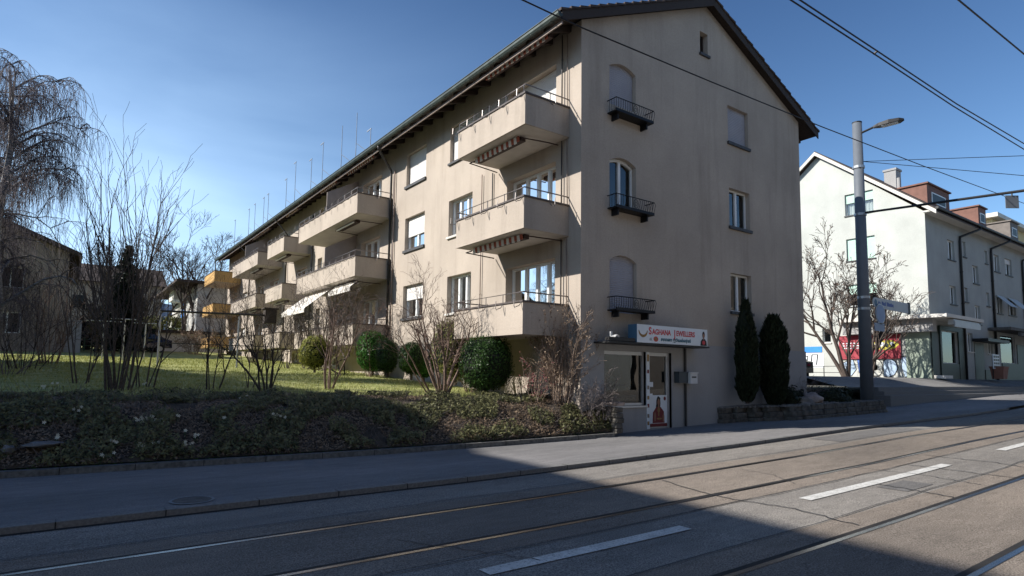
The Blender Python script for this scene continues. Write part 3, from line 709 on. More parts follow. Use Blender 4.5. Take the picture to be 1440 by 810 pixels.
# door
a, b, c, d, dep = SHOPD; mb = MB(); f = .07; n0, n1 = -dep - .05, -dep + .05
FG.box(mb, a, a + f, c, d, n0, n1); FG.box(mb, b - f, b, c, d, n0, n1); FG.box(mb, a + f, b - f, d - .1, d, n0, n1)
FG.box(mb, a + f, b - f, c, c + 0.85, n0 + .01, n1 - .02); FG.box(mb, a + f, a + f + .05, c + .85, d - .1, n0 + .01, n1 - .02); FG.box(mb, b - f - .05, b - f, c + .85, d - .1, n0 + .01, n1 - .02)
dr = mb.build('door', m_alu, bld)
mb = MB(); FG.quad(mb, a + .12, b - .12, c + .85, d - .1, -dep); mb.build('pane', m_shopglass, dr)
mb = MB(); FG.box(mb, a + .01, a + .06, 1.0, 1.3, n1 + .001, n1 + .05); mb.build('handle', m_steel, dr)
mb = MB(); FG.box(mb, a + .03, a + .24, 1.28, 1.42, n1 + .002, n1 + .01); FG.box(mb, a + .0, a + .16, .98, 1.1, n1 + .052, n1 + .056); mb.build('notice', m_signw, dr)
# poster of a woman in jewellery, on the door
FP = Fr((0, GY + .12 - .03 - .004, 0), (1, 0, 0), (0, -1, 0)); u0 = a + .09; z0 = c + .04
mb = MB(); mb.mi = 0; FP.box(mb, u0, u0 + .76, z0, z0 + .88, 0, .004)
def disc(mb, fr, u, z, ru, rz, n, k=14, t=.001, a0=0, a1=2 * PI):
    mb.poly([fr.P(u + ru * math.cos(a0 + (a1 - a0) * i / k), z + rz * math.sin(a0 + (a1 - a0) * i / k), n) for i in range(k + (0 if a1 - a0 > 6 else 1))])
uc = u0 + .4
mb.mi = 2; disc(mb, FP, uc - .01, z0 + .66, .09, .19, .006); disc(mb, FP, uc - .06, z0 + .5, .06, .17, .0062)
mb.mi = 4; mb.poly([FP.P(uc - .26, z0 + .1, .007), FP.P(uc + .25, z0 + .1, .007), FP.P(uc + .22, z0 + .42, .007), FP.P(uc + .08, z0 + .55, .007), FP.P(uc - .1, z0 + .55, .007), FP.P(uc - .24, z0 + .4, .007)])
mb.mi = 1; disc(mb, FP, uc, z0 + .68, .055, .085, .009); mb.poly([FP.P(uc - .03, z0 + .5, .0085), FP.P(uc + .03, z0 + .5, .0085), FP.P(uc + .03, z0 + .62, .0085), FP.P(uc - .03, z0 + .62, .0085)])
mb.mi = 3; disc(mb, FP, uc, z0 + .46, .055, .07, .010); disc(mb, FP, uc + .02, z0 + .22, .12, .025, .0102); disc(mb, FP, uc, z0 + .765, .02, .012, .0104); disc(mb, FP, uc, z0 + .34, .025, .06, .0101)
mb.mi = 2; disc(mb, FP, uc, z0 + .78, .075, .05, .0085)
mb.mi = 1; disc(mb, FP, uc - .16, z0 + .28, .04, .13, .011); disc(mb, FP, uc + .2, z0 + .24, .04, .12, .011)
mb.mi = 4; FP.box(mb, u0, u0 + .76, z0, z0 + .09, .0055, .0085); disc(mb, FP, u0 + .66, z0 + .78, .05, .055, .009)
po = mb.build('advertising_poster', [m_signw, m_skin, m_hair, m_gold, m_maroon]); tag(po, 'poster of a dark-haired woman in gold jewellery stuck on the shop door', 'poster')
# canopy beam and light-box sign
mb = MB(); FG.box(mb, 10.98, 15.05, 2.41, 2.455, .002, .58); FG.box(mb, 10.95, 11.9, 2.47, 2.56, .45, .6); mb.build('canopy', m_black, bld)
mb = MB(); FG.box(mb, 14.58, 14.63, .15, 2.4, .04, .09); mb.build('cable_duct', m_pipe, bld)
sg = thing('shop_sign', 'white light-box sign reading SAGHANA JEWELLERS above the shop door', 'sign', (11.9, GY - .3, 2.46))
mb = MB(); mb.mi = 0; FG.box(mb, 11.97, 14.93, 2.462, 2.94, .3, .60); mb.mi = 1; FG.box(mb, 11.955, 11.969, 2.462, 2.94, .3, .60)
mb.build('light_box', [m_signw, m_signblue], sg)
FS = Fr((0, GY - .602, 0), (1, 0, 0), (0, -1, 0))
text('S', FS, 12.42, 2.695, .27, .001, m_signred, 'lettering', sg, .9, .006); text('AGHANA', FS, 12.56, 2.70, .2, .001, m_signred, 'lettering', sg, .88, .005)
text('J', FS, 13.45, 2.665, .27, .001, m_signred, 'lettering', sg, .9, .006); text('EWELLERS', FS, 13.545, 2.70, .2, .001, m_signred, 'lettering', sg, .88, .005)
text('சகானா ஜூவல்லர்ஸ்', FS, 12.90, 2.535, .12, .001, m_signteal, 'lettering', sg, .95, .004)
mb = MB(); mb.mi = 0                                   # necklace, round badge, portrait
for i in range(14):
    t0 = PI + .25 + (PI - .5) * i / 14; t1 = PI + .25 + (PI - .5) * (i + 1) / 14
    for t in (t0,):
        w0 = .02 + .05 * math.sin(PI * i / 14); w1 = .02 + .05 * math.sin(PI * (i + 1) / 14)
        mb.quad(FS.P(12.2 + .16 * math.cos(t0), 2.83 + .16 * math.sin(t0), .002), FS.P(12.2 + .16 * math.cos(t1), 2.83 + .16 * math.sin(t1), .002), FS.P(12.2 + (.16 + w1) * math.cos(t1), 2.83 + (.16 + w1) * math.sin(t1), .002), FS.P(12.2 + (.16 + w0) * math.cos(t0), 2.83 + (.16 + w0) * math.sin(t0), .002))
mb.mi = 1; disc(mb, FS, 12.7, 2.575, .095, .07, .002); mb.mi = 0; disc(mb, FS, 12.7, 2.575, .06, .04, .003)
mb.mi = 4; text('sk', FS, 12.45, 2.53, .12, .001, m_steel, 'lettering', sg, 1., .003)
mb.mi = 2; mb.poly([FS.P(14.6, 2.47, .002), FS.P(14.9, 2.47, .002), FS.P(14.88, 2.6, .002), FS.P(14.8, 2.67, .002), FS.P(14.7, 2.67, .002), FS.P(14.62, 2.6, .002)])
mb.mi = 2; disc(mb, FS, 14.75, 2.78, .06, .1, .003); mb.mi = 3; disc(mb, FS, 14.75, 2.75, .045, .065, .004); mb.quad(FS.P(14.725, 2.64, .004), FS.P(14.775, 2.64, .004), FS.P(14.775, 2.7, .004), FS.P(14.725, 2.7, .004))
mb.mi = 1; disc(mb, FS, 14.75, 2.56, .07, .06, .005)
mb.build('printed_picture', [m_gold, m_signred, m_hair, m_skin, m_steel], sg)
# small wall lamp above the shop and mailboxes
mb = MB(); FG.box(mb, 11.25, 11.31, 2.60, 2.72, .3, .36); mb.tube([FG.P(11.28, 2.57, .33), FG.P(11.28, 2.57, .5), FG.P(11.28, 2.55, .56)], [.03, .07, .08], 10); l = mb.build('spotlight', m_alu); tag(l, 'small round spotlight left of the white shop sign', 'lamp')
mx = thing('mailbox', 'pair of mailboxes on the wall right of the shop door, one dark and one white', 'mailbox', (14.5, GY - .2, 1.4))
mb = MB(); FG.box(mb, 14.15, 14.55, 1.40, 1.70, .03, .2); FG.box(mb, 14.14, 14.56, 1.70, 1.72, .03, .22); mb.build('grey_box', m_mailg, mx)
mb = MB(); FG.box(mb, 14.56, 14.88, 1.38, 1.68, .03, .28); FG.box(mb, 14.55, 14.89, 1.681, 1.71, .03, .31); mb.build('white_box', m_mailw, mx)
mb = MB(); FG.box(mb, 14.62, 14.82, 1.55, 1.59, .281, .284); mb.build('name_plate', m_black, mx)

# ---- Swiss building-profile poles above the eaves
def prof_pole(y, h, style, label):
    x = XF - .35; z0 = ZE - .1; t = thing('profile_pole', label, 'pole', (x, y, z0), 'thin steel profile poles standing above the eaves')
    mb = MB(); mb.tube([(x, y, z0), (x, y, z0 + h)], .016, 6)
    if style: mb.box(x - .015, x + .015, y - .05, y + .42, z0 + h - .035, z0 + h)
    mb.build('mast', m_steel, t)
    mb = MB(); mb.tube([(x, y, z0 + h * .45), (x + .3, y - .9, z0 + h * .2)], .012, 5); mb.tube([(x, y, z0 + h * .48), (x + .1, y + .35, z0 + .05)], .012, 5); mb.build('brace', m_steel, t)
pp = [(363, 2.1, 1), (345, 2.2, 1), (357, 2.1, 1), (387.5, 2.05, 1), (399.5, 2.6, 1), (421.5, 1.95, 1), (437, 2.3, 1), (463, 2.3, 0), (483, 2.3, 0), (503, 1.0, 1), (337, 2.2, 1), (318, 2.3, 1)]
pp = sorted(pp, reverse=True)
ords = ['nearest to the street', 'second', 'third', 'fourth', 'fifth', 'sixth', 'seventh', 'eighth', 'ninth', 'tenth', 'eleventh', 'farthest']
for i, (px, h, st) in enumerate(pp):
    y = hit(px, 15 + .7097 * (801 - px), 0, XF - .9)[1]
    h += .35; lab = 'thin steel pole above the eaves, ' + (ords[i] + (' of the row' if i in (0, 11) else ' of the row counted from the street end')); prof_pole(y, h, st, lab)

# ================================================================== SKY AND SUN
W = bpy.data.worlds.new('World'); S.world = W; W.use_nodes = True; nt = W.node_tree; nt.nodes.clear()
out = N(nt, 'ShaderNodeOutputWorld'); bg = N(nt, 'ShaderNodeBackground'); sky = N(nt, 'ShaderNodeTexSky', sky_type='NISHITA')
SUN = Vector((-1.66, .75, 1.18)).normalized(); EL = math.asin(SUN.z); AZ = math.atan2(SUN.x, SUN.y)
sky.sun_disc = False; sky.sun_elevation = EL; sky.sun_rotation = AZ; sky.altitude = 400; sky.air_density = 1.0; sky.dust_density = .7; sky.ozone_density = 2.5
tc = N(nt, 'ShaderNodeTexCoord'); mp = N(nt, 'ShaderNodeMapping'); mp.inputs['Scale'].default_value = (1.2, 1.2, 5.); mp.inputs['Rotation'].default_value = (.25, -.12, .4)
nz = N(nt, 'ShaderNodeTexNoise'); nz.inputs['Scale'].default_value = 1.3; nz.inputs['Detail'].default_value = 8; nz.inputs['Roughness'].default_value = .5; nz.inputs['Distortion'].default_value = .6
nt.links.new(tc.outputs['Generated'], mp.inputs['Vector']); nt.links.new(mp.outputs['Vector'], nz.inputs['Vector'])
cl = ramp(nt, nz.outputs['Fac'], .32, .72, (.42,) * 3, (1, 1, 1))
sx = N(nt, 'ShaderNodeSeparateXYZ'); nt.links.new(tc.outputs['Generated'], sx.inputs[0])
ml = N(nt, 'ShaderNodeMapRange'); nt.links.new(sx.outputs['X'], ml.inputs['Value']); ml.inputs['From Min'].default_value = .62; ml.inputs['From Max'].default_value = .1; ml.inputs['To Min'].default_value = 0; ml.inputs['To Max'].default_value = .8
mz = N(nt, 'ShaderNodeMapRange'); nt.links.new(sx.outputs['Z'], mz.inputs['Value']); mz.inputs['From Min'].default_value = .55; mz.inputs['From Max'].default_value = .08; mz.inputs['To Min'].default_value = .12; mz.inputs['To Max'].default_value = 1.
m0 = N(nt, 'ShaderNodeMath', operation='MULTIPLY'); nt.links.new(mz.outputs[0], m0.inputs[0]); nt.links.new(ml.outputs[0], m0.inputs[1])
mu = N(nt, 'ShaderNodeMath', operation='MULTIPLY'); nt.links.new(cl, mu.inputs[0]); nt.links.new(m0.outputs[0], mu.inputs[1])
cmix = mixer(nt, sky.outputs['Color'], (8.2, 9.3, 10.9), mu.outputs[0])
mg = N(nt, 'ShaderNodeMapRange'); nt.links.new(sx.outputs['Y'], mg.inputs['Value']); mg.inputs['From Min'].default_value = -.6; mg.inputs['From Max'].default_value = .25; mg.inputs['To Min'].default_value = 1.05; mg.inputs['To Max'].default_value = 1.
cmix = mixer(nt, (0., 0., 0.), cmix, mg.outputs[0])
zr = ramp(nt, sx.outputs['Z'], .22, .95, (.84, 1.02, 1.14), (.10, .27, .52)); cmix = mixer(nt, cmix, zr, 1., 'MULTIPLY')
nt.links.new(cmix, bg.inputs['Color']); bg.inputs['Strength'].default_value = .09; nt.links.new(bg.outputs[0], out.inputs['Surface'])
sd = bpy.data.lights.new('sun', 'SUN'); so = bpy.data.objects.new('sun', sd); COL.objects.link(so)
sd.energy = 4.9; sd.angle = math.radians(.53); sd.color = (1., .95, .885); so.rotation_euler = SUN.to_track_quat('Z', 'Y').to_euler()
S.view_settings.view_transform = 'Standard'; S.view_settings.look = 'None'; S.view_settings.exposure = .7; S.view_settings.gamma = 1
S.view_settings.use_curve_mapping = False
S.render.engine = 'CYCLES'; S.cycles.use_denoising = True; S.cycles.max_bounces = 5; S.cycles.transparent_max_bounces = 10
S.cycles.sample_clamp_indirect = 6

# ================================================================== OTHER BUILDINGS
def gable_house(name, label, O, ux, L, Wd, h, rise, zb, wallm, holes_front=(), holes_left=(), ov=.6, wins={}):
    """local frame: u along ux (length L, eaves side), v = depth; returns empty"""
    ux = Vector((*ux, 0)).normalized(); vx = Vector((-ux.y, ux.x, 0)); O = Vector(O)
    b = thing(name, label, 'building', O)
    F = Fr(O, ux, -vx); FL_ = Fr(O, vx, -ux); FB = Fr(O + vx * Wd, ux, vx); FRt = Fr(O + ux * L, vx, ux)
    g = lambda v: h + rise * (1 - abs(v - Wd / 2) / (Wd / 2)); mb = MB()
    wall_mesh(mb, F, 0, L, zb, lambda u: h, list(holes_front)); wall_mesh(mb, FB, 0, L, zb, lambda u: h, [])
    wall_mesh(mb, FL_, 0, Wd, zb, g, list(holes_left), (Wd / 2,)); wall_mesh(mb, FRt, 0, Wd, zb, g, [], (Wd / 2,))
    mb.build('wall', wallm, b)
    for hh in holes_front: window(b, F, hh, **wins.get('f', {}))
    for hh in holes_left: window(b, FL_, hh, **wins.get('l', {}))
    mb = MB(); s = rise / (Wd / 2); T = .22
    def q(u, v, z): return O + ux * u + vx * v + Vector((0, 0, z))
    for va, vb, za, zb_ in ((-ov, Wd / 2, h - s * ov, h + rise), (Wd + ov, Wd / 2, h - s * ov, h + rise)):
        mb.hexa([q(-ov * .6, va, za + .05), q(L + ov * .6, va, za + .05), q(L + ov * .6, vb, zb_ + .05), q(-ov * .6, vb, zb_ + .05), q(-ov * .6, va, za + .05 + T), q(L + ov * .6, va, za + .05 + T), q(L + ov * .6, vb, zb_ + .05 + T), q(-ov * .6, vb, zb_ + .05 + T)])
    mb.build('roof', m_tile, b)
    return b, F, FL_
# houses to the left, out of the frame: they shade the lawn, the pavement and the road
def rowhouse(label, A, B, h, L=11):
    A = Vector((*A, 0)); B = Vector((*B, 0)); d = (B - A); ln = d.length; d.normalize(); w = Vector((-d.y, d.x, 0))  # w points to -x side
    hs = [(u, u + 1.4, z, z + 1.3, .15) for u in [2 + 3.4 * i for i in range(int((ln - 3) / 3.4))] for z in (1.6, 4.4, 7.2, 10., 12.8)]
    return gable_house('row_house', label, tuple((A + w * .6)[:2]) + (0,), tuple(d[:2]), ln, L, h, 3.0, -1, m_leftwall, hs, (), ov=.6, wins=dict(f=dict(curtain=0)))
# the nearer one: A -> B along its eaves
rowhouse('tall row house beside the pavement, just outside the left edge', (-16.5, 11.8), (-16.0, 21.6), 16.3)
rowhouse('row house further back on the left, just outside the picture', (-15.4, 22.6), (-18.4, 41.), 16.3)
# visible left building behind the birch
hs = [(u, u + 1.3, z, z + 1.2, .15) for u in (4, 8.4) for z in (4.0, 6.3)]
bl = thing('row_house', 'grey-brown house with a dark gable roof behind the birch on the left', 'building', (-11, 46.5, 2.2))
FLh = Fr((-11.4, 46.5, 0), (1, 0, 0), (0, -1, 0)); mb = MB()
gl = lambda u: 8.75 + .42 * (min(u, 22 - u) if False else (11.0 - abs(u - 0) * 1))
roofz = lambda x: 8.7 + .42 * max(0, (-.3 - x)) if x > -7 else 8.7 + .42 * 6.7 - .42 * (-7 - x)
hs = [(u, u + 1.3, z, z + 1.25, .15) for u in (1.5, 4.6, 7.7) for z in (3.6, 6.3)]
wall_mesh(mb, FLh, -2.3, 11.1, 1.5, lambda u: roofz(u - 11.4), hs, (4.4,))
mb.quad((-.3, 46.5, 1.5), (-.3, 62, 1.5), (-.3, 62, 8.7), (-.3, 46.5, 8.7)); mb.quad((-13.7, 46.5, 1.5), (-13.7, 62, 1.5), (-13.7, 62, 8.7), (-13.7, 46.5, 8.7))
mb.build('wall', m_leftwall, bl)
for q in hs: window(bl, FLh, q, curtain=0)
mb = MB()
for xa, za, xb, zb_ in ((.35, 8.43, -7, 11.51), (-14.35, 8.43, -7, 11.51)): mb.hexa([(xa, 45.9, za), (xb, 45.9, zb_), (xb, 62.5, zb_), (xa, 62.5, za), (xa, 45.9, za + .25), (xb, 45.9, zb_ + .25), (xb, 62.5, zb_ + .25), (xa, 62.5, za + .25)])
mb.build('roof', m_tile, bl)
mb = MB(); mb.box(-.25, .6, 47, 49, 2.2, 4.6); mb.build('porch', m_plinth, bl)
# pale building across the road (behind the viewer, mirrored in the shop window)
hs = [(u, u + 1.4, z, z + 1.4, .15) for u in [2 + 3.6 * i for i in range(4)] for z in (4.3, 7.2)]
gable_house('town_house', 'pale town house across the road, mirrored in the shop window', (38, -12, 0), (-1, 0), 18, 11, 9.6, 3.2, -1, m_white, hs, (), wins=dict(f=dict(curtain=0)))
hs = [(u, u + 1.3, z, z + 1.4, .15) for u in [2 + 3.6 * i for i in range(15)] for z in (1.4, 4.3, 7.2, 10.1)]  # unseen houses added across the road to temper sky light on the gable
gable_house('town_house', 'added tall dark brown town house across the road, unseen behind the viewer', (19.6, -11, 0), (-1, 0), 60, 12, 13.5, 4, -1, m_darkwall, hs, (), wins=dict(f=dict(curtain=0)))
gable_house('town_house', 'added tall dark brown town house across the road, unseen, towards the plaza', (94, -12, 0), (-1, 0), 55, 12, 13.5, 4, -1, m_darkwall, hs[:52], (), wins=dict(f=dict(curtain=0)))

# ---- white corner building on the right
XW, YW = 41.9, 14.75; WZ = plazaz(42) - .6
wb = thing('corner_building', 'white three-storey corner building with graffiti, red billboard and a dark green shop', 'building', (XW, YW, WZ))
FWL = Fr((XW, 0, 0), (0, 1, 0), (-1, 0, 0)); FWS = Fr((0, YW, 0), (1, 0, 0), (0, -1, 0))
WE = 11.85; WR = 17.15; YM = 21.2; WD = 2 * (YM - YW); XWR = 78.
GL = [((17.65, 19.45, 12.5, 13.95, .18), dict(panes=2, sill=m_sill, curtain=3, shut=.42, shm=m_pistachio)), ((17.65, 19.45, 9.42, 10.9, .18), dict(panes=2, sill=m_sill, shut=1., shm=m_pistachio)), ((17.65, 19.45, 6.35, 7.8, .18), dict(panes=2, sill=m_sill, shut=.45, shm=m_pistachio, curtain=0)),
      ((20.68, 21.25, 4.0, 4.95, .18), dict(panes=1, sill=m_silllt, curtain=0))]
def SW(px0, py0, px1, py1):   # window on the street face from photo pixels (left/top, right/bottom)
    a = hit(px0, py0, 1, YW); b = hit(px1, py1, 1, YW); return (a[0], b[0], b[2], a[2], .16)
SH = []
for q, kw in (((1331.5, 336, 1343, 367), dict(panes=2, sill=m_sill, curtain=1)), ((1353, 339, 1358.5, 362), dict(panes=1, sill=m_sill, curtain=0)), ((1367, 372.5, 1376.5, 400), dict(panes=2, sill=m_sill, curtain=3)), ((1384, 352, 1389, 371.5), dict(panes=1, sill=m_sill, curtain=0)), ((1397, 357, 1406, 383.5), dict(panes=2, sill=m_sill, curtain=1)), ((1412.5, 362.5, 1423.5, 389), dict(panes=2, sill=m_sill, curtain=3, shut=.3)),
              ((1335, 401, 1345.5, 429), dict(panes=2, sill=m_sill, curtain=1)), ((1356, 404, 1361.5, 425), dict(panes=1, sill=m_sill, curtain=0)), ((1370.5, 429, 1379.5, 457), dict(panes=2, sill=m_sill, curtain=3)), ((1386.5, 411, 1392, 431), dict(panes=1, sill=m_sill, curtain=0)), ((1400.5, 415, 1410, 442), dict(panes=2, sill=m_sill, curtain=0)), ((1417, 419, 1429, 445), dict(panes=2, sill=m_sill, curtain=0)),
              ((1360, 468, 1369, 495), dict(panes=2, sill=m_silllt, curtain=1)), ((1388.5, 479, 1397, 498), dict(panes=2, sill=m_silllt, curtain=1))):
    SH.append((SW(*q), kw))
SHOPA = SW(1322, 464, 1348, 512)[:4] + (.1,); SHOPB = SW(1406, 470, 1429, 512)[:4] + (.1,)
mb = MB(); wall_mesh(mb, FWL, YW, YW + WD, WZ, lambda u: WE + (WR - WE) * (1 - abs(u - YM) / (YM - YW)), [h for h, k in GL], (YM,)); mb.build('wall', m_white, wb)
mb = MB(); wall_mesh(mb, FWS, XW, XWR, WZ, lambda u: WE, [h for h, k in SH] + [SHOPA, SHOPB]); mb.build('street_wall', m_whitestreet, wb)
for h, k in GL: window(wb, FWL, h, **k)
for h, k in SH: window(wb, FWS, h, **k)
for h in (SHOPA, SHOPB):
    w = window(wb, FWS, h, panes=1, curtain=0, fm=m_framegr)
sl = (WR - WE) / (YM - YW); mb = MB(); e = .75
for side in (-1, 1):
    ya = YM + side * (YM - YW + e); za = WE - sl * e * .55 + .12
    mb.hexa([(XW - .35, ya, za), (XWR, ya, za), (XWR, YM, WR + .1), (XW - .35, YM, WR + .1), (XW - .35, ya, za + .22), (XWR, ya, za + .22), (XWR, YM, WR + .32), (XW - .35, YM, WR + .32)])
wr = mb.build('roof', m_tile, wb)
mb = MB(); mb.box(XW - .3, XWR, YW - e, YW, WE - .12, WE - .02); mb.build('soffit', m_offwhite, wb)
mb = MB()
for side in (-1, 1):
    ya = YM + side * (YM - YW + e); za = WE - sl * e * .55 + .0
    mb.hexa([(XW - .42, ya, za), (XW - .352, ya, za), (XW - .352, YM, WR + .0), (XW - .42, YM, WR + .0), (XW - .42, ya, za + .25), (XW - .352, ya, za + .25), (XW - .352, YM, WR + .25), (XW - .42, YM, WR + .25)])
mb.build('verge_board', m_offwhite, wr)
mb = MB(); mb.tube([(XW - .4, YW - e - .05, WE + .02), (XWR, YW - e - .05, WE + .02)], .09, 8); mb.build('gutter', m_black, wr)
def dormer(px0, px1, pyt, yf, dd, matx, lab):
    a = hit(px0, pyt, 1, yf); b = hit(px1, pyt + 8, 1, yf); zt = a[2]; zr0 = WE + sl * (yf - YW) - .4
    mb = MB(); mb.box(a[0], b[0], yf, yf + dd, zr0, zt); mb.box(a[0] - .12, b[0] + .12, yf - .12, yf + dd, zt + .002, zt + .1); d = mb.build('dormer', matx, wr); 
    F = Fr((0, yf - .01, 0), (1, 0, 0), (0, -1, 0)); mb = MB(); u0 = a[0] + (b[0] - a[0]) * .18; u1 = a[0] + (b[0] - a[0]) * .8; F.box(mb, u0, u1, zt - 1.2, zt - .45, 0, .03); mb.build('dormer_window', m_frame, wr); mb = MB(); F.box(mb, u0 + .1, u1 - .1, zt - 1.12, zt - .53, .031, .035); mb.build('dormer_glass', m_black, wr)
dormer(1303, 1334, 258, 16.0, 4.5, m_brick, ''); dormer(1375, 1386, 290, 16.0, 4.5, m_brick, ''); dormer(1420, 1431, 311, 16.0, 4, m_dormer, '')
mb = MB(); q = hit(1252, 262, 1, 19.); mb.box(q[0], q[0] + .85, 18.6, 19.4, WE + 3, q[2] + 1.15); mb.box(q[0] - .06, q[0] + .91, 18.54, 19.46, q[2] + 1.151, q[2] + 1.3); mb.tube([(q[0] - .6, 18.2, WE + 3), (q[0] - .6, 18.2, q[2] + .3)], .12, 8); mb.build('chimney', m_plinth, wr)
for px in (1351, 1394, 1437):
    x = hit(px, 360, 1, YW - .1)[0]; q = x + 1.6
    pipe(wb, [(q, YW - e - .05, WE), (q, YW - e - .05, WE - .2), (x, YW - .12, WE - .85), (x, YW - .1, WE - 1.1), (x, YW - .1, WZ + .3)], .08, m_black)
# shop: canopy, green cladding, display window, billboard, graffiti
GZ = plazaz(42)
mb = MB(); y1 = hit(1190, 450, 0, XW - .02)[1]
mb.box(XW - 1.1, XW - .003, YW - 1.25, 19.7, 5.22, 5.42); mb.box(XW - .002, 46.9, YW - 1.25, YW - .003, 5.22, 5.42); mb.build('canopy', m_offwhite, wb)
mb = MB(); mb.box(XW - .6, XW - .004, YW - .35, 19.6, 4.45, 5.21); mb.build('fascia', m_plinth, wb)
mb = MB(); mb.box(42.0, 46.2, YW - 1.2, YW - .9, 4.85, 5.15); scallop(mb, 42, 46.2, YW - 1.25, 5.0, .01); mb.box(42.0, 46.2, YW - 1.27, YW - 1.22, 4.7, 5.05); mb.build('awning', [m_framegr, m_framegr, m_framegr], wb)
mb = MB(); x0 = SHOPA[0]; x1 = SHOPA[1]
FWS.box(mb, XW - .02, XW + .35, GZ - .4, 4.9, .003, .08); FWS.box(mb, x0 - .25, x0, GZ - .4, 4.9, .003, .08); FWS.box(mb, x1, x1 + 1.3, GZ - .4, 4.9, .003, .08); FWS.box(mb, x0, x1, GZ - .4, SHOPA[2], .003, .06); FWS.box(mb, x0, x1, SHOPA[3], 4.9, .003, .08)
FWS.box(mb, XW + .35, x0 - .25, GZ - .4, 4.9, .003, .01)
mb.build('shop_cladding', m_green, wb)
mb = MB(); FWS.box(mb, XW + .5, x0 - .35, GZ - .1, 4.4, .011, .03); mb.build('shop_door', m_black, wb)
mb = MB(); FWL.box(mb, YW + .02, 16.1, GZ - .4, 4.44, .003, .05); mb.build('shop_side', m_greenp, wb)
mb = MB(); FWL.box(mb, 16.1, 20.0, GZ - .1, 2.75, .003, .02); mb.build('painted_base', m_cream, wb)
mb = MB(); x0 = SHOPB[0]; x1 = SHOPB[1]
FWS.box(mb, x0 - 3.5, x0, GZ - .4, 2.3, .003, .06); FWS.box(mb, x0, x1 + 6, GZ - .4, SHOPB[2], .003, .06); FWS.box(mb, x1 + .3, x1 + 3, SHOPB[2] + .001, 4.3, .003, .05); mb.build('dark_base', m_green, wb)
mb = MB(); mb.box(x0 - 2.5, XWR, YW - 1.3, YW - .003, 5.05, 5.25); mb.box(x0 - .6, XWR, YW - 1.4, YW - 1.2, 4.7, 4.95); mb.build('canopy', m_conc, wb)
ex0 = hit(1368, 472, 1, YW)[0]; ex1 = hit(1395, 472, 1, YW)[0]
mb = MB(); mb.box(ex0 - .2, ex1 + .3, YW - .9, YW - .003, 4.15, 4.35); mb.build('entrance_canopy', m_black, wb)
mb = MB(); FWS.box(mb, ex0 + 0.1, ex0 + 1.9, GZ - .3, 4.1, .003, .03); mb.build('entrance_door', m_black, wb)
for h, k in SH[10:12]:                               # folded-out window blinds
    mb = MB(); a, b, c, d, dep = h; mb.hexa([FWS.P(a - .1, d, .02), FWS.P(b + .2, d, .02), FWS.P(b + .2, d, .05), FWS.P(a - .1, d, .05), FWS.P(a - .1, d - .9, .85), FWS.P(b + .2, d - .9, .85), FWS.P(b + .2, d - .9, .88), FWS.P(a - .1, d - .9, .88)]); mb.build('tilted_blind', m_framegr, wb)
bb = thing('billboard', 'red billboard with a yellow splash motif under the canopy of the white building', 'billboard', (XW - .1, 18, 3.))
mb = MB(); FWL.box(mb, 16.35, 20.1, 2.85, 4.4, .06, .12); mb.build('board', m_red, bb)
mb = MB(); mb.mi = 0
FB_ = Fr((XW - .124, 0, 0), (0, -1, 0), (-1, 0, 0))
def blob(mb, fr, u, z, ru, rz, n, k=18, sd=0):
    mb.poly([fr.P(u + ru * (1 + .3 * noise.noise(Vector((i * .9, sd, 0)))) * math.cos(2 * PI * i / k), z + rz * (1 + .3 * noise.noise(Vector((i * .9, sd, 0)))) * math.sin(2 * PI * i / k), n) for i in range(k)])
blob(mb, FB_, -17.25, 3.72, .8, .3, .001, sd=1); mb.mi = 1; blob(mb, FB_, -17.55, 3.78, .3, .16, .003, sd=2); blob(mb, FB_, -16.85, 3.8, .12, .12, .003, sd=4); mb.mi = 2; blob(mb, FB_, -17.15, 3.72, .12, .14, .005, sd=3); blob(mb, FB_, -16.75, 3.7, .1, .1, .005, sd=6)
mb.build('splash_motif', [m_yellow, m_signw, m_green], bb)
text('BRUNCH', FB_, -19.9, 3.85, .42, .002, m_signw, 'lettering', bb, .8, .01) if False else None
mb = MB()
for k_ in range(3):                                  # illegible white lines of print
    for i in range(6): 
        u = -19.85 + i * .22; z = 3.85 - k_ * .16; FB_.box(mb, u, u + U(.1, .18), z, z + .08, 0.001, .004)
mb.build('printed_line', m_signw, bb)['kind'] = 'stuff'
# graffiti: big blue letter shapes with dark outlines on the base
gr = thing('graffiti', 'big pale blue and white graffiti letters along the foot of the white wall', 'graffiti', (XW - .05, 18, GZ))
FGf = Fr((XW - .03, 0, 0), (0, -1, 0), (-1, 0, 0)); Zg = GZ
def letter(pts, m1, nm):
    c = Vector((sum(p[0] for p in pts) / len(pts), sum(p[1] for p in pts) / len(pts)))
    mb = MB(); mb.mi = 1; mb.poly([FGf.P(c.x + (p[0] - c.x) * 1.12, c.y + (p[1] - c.y) * 1.12, .001) for p in pts]); mb.mi = 0; mb.poly([FGf.P(p[0], p[1], .004) for p in pts]); return mb.build(nm, [m1, m_black], gr)
def ring(cu, cz_, ru, rz): return [(cu + ru * math.cos(2 * PI * i / 16), cz_ + rz * math.sin(2 * PI * i / 16)) for i in range(16)]
letter(ring(-17.9, Zg + .62, .42, .55), m_cream, 'graffiti_letter'); letter(ring(-17.9, Zg + .62, .14, .2), m_greenp, 'graffiti_letter')
letter([(-17.4, Zg + .1), (-17.4, Zg + 1.0), (-17.15, Zg + 1.2), (-16.75, Zg + 1.0), (-16.6, Zg + .6), (-16.8, Zg + .2), (-17.1, Zg + .05)], m_blue, 'graffiti_letter')
letter([(-16.4, Zg + 1.25), (-16.0, Zg + 1.3), (-15.9, Zg + .9), (-15.55, Zg + .2), (-16.2, Zg + .05), (-16.35, Zg + .6)], m_blue, 'graffiti_letter')
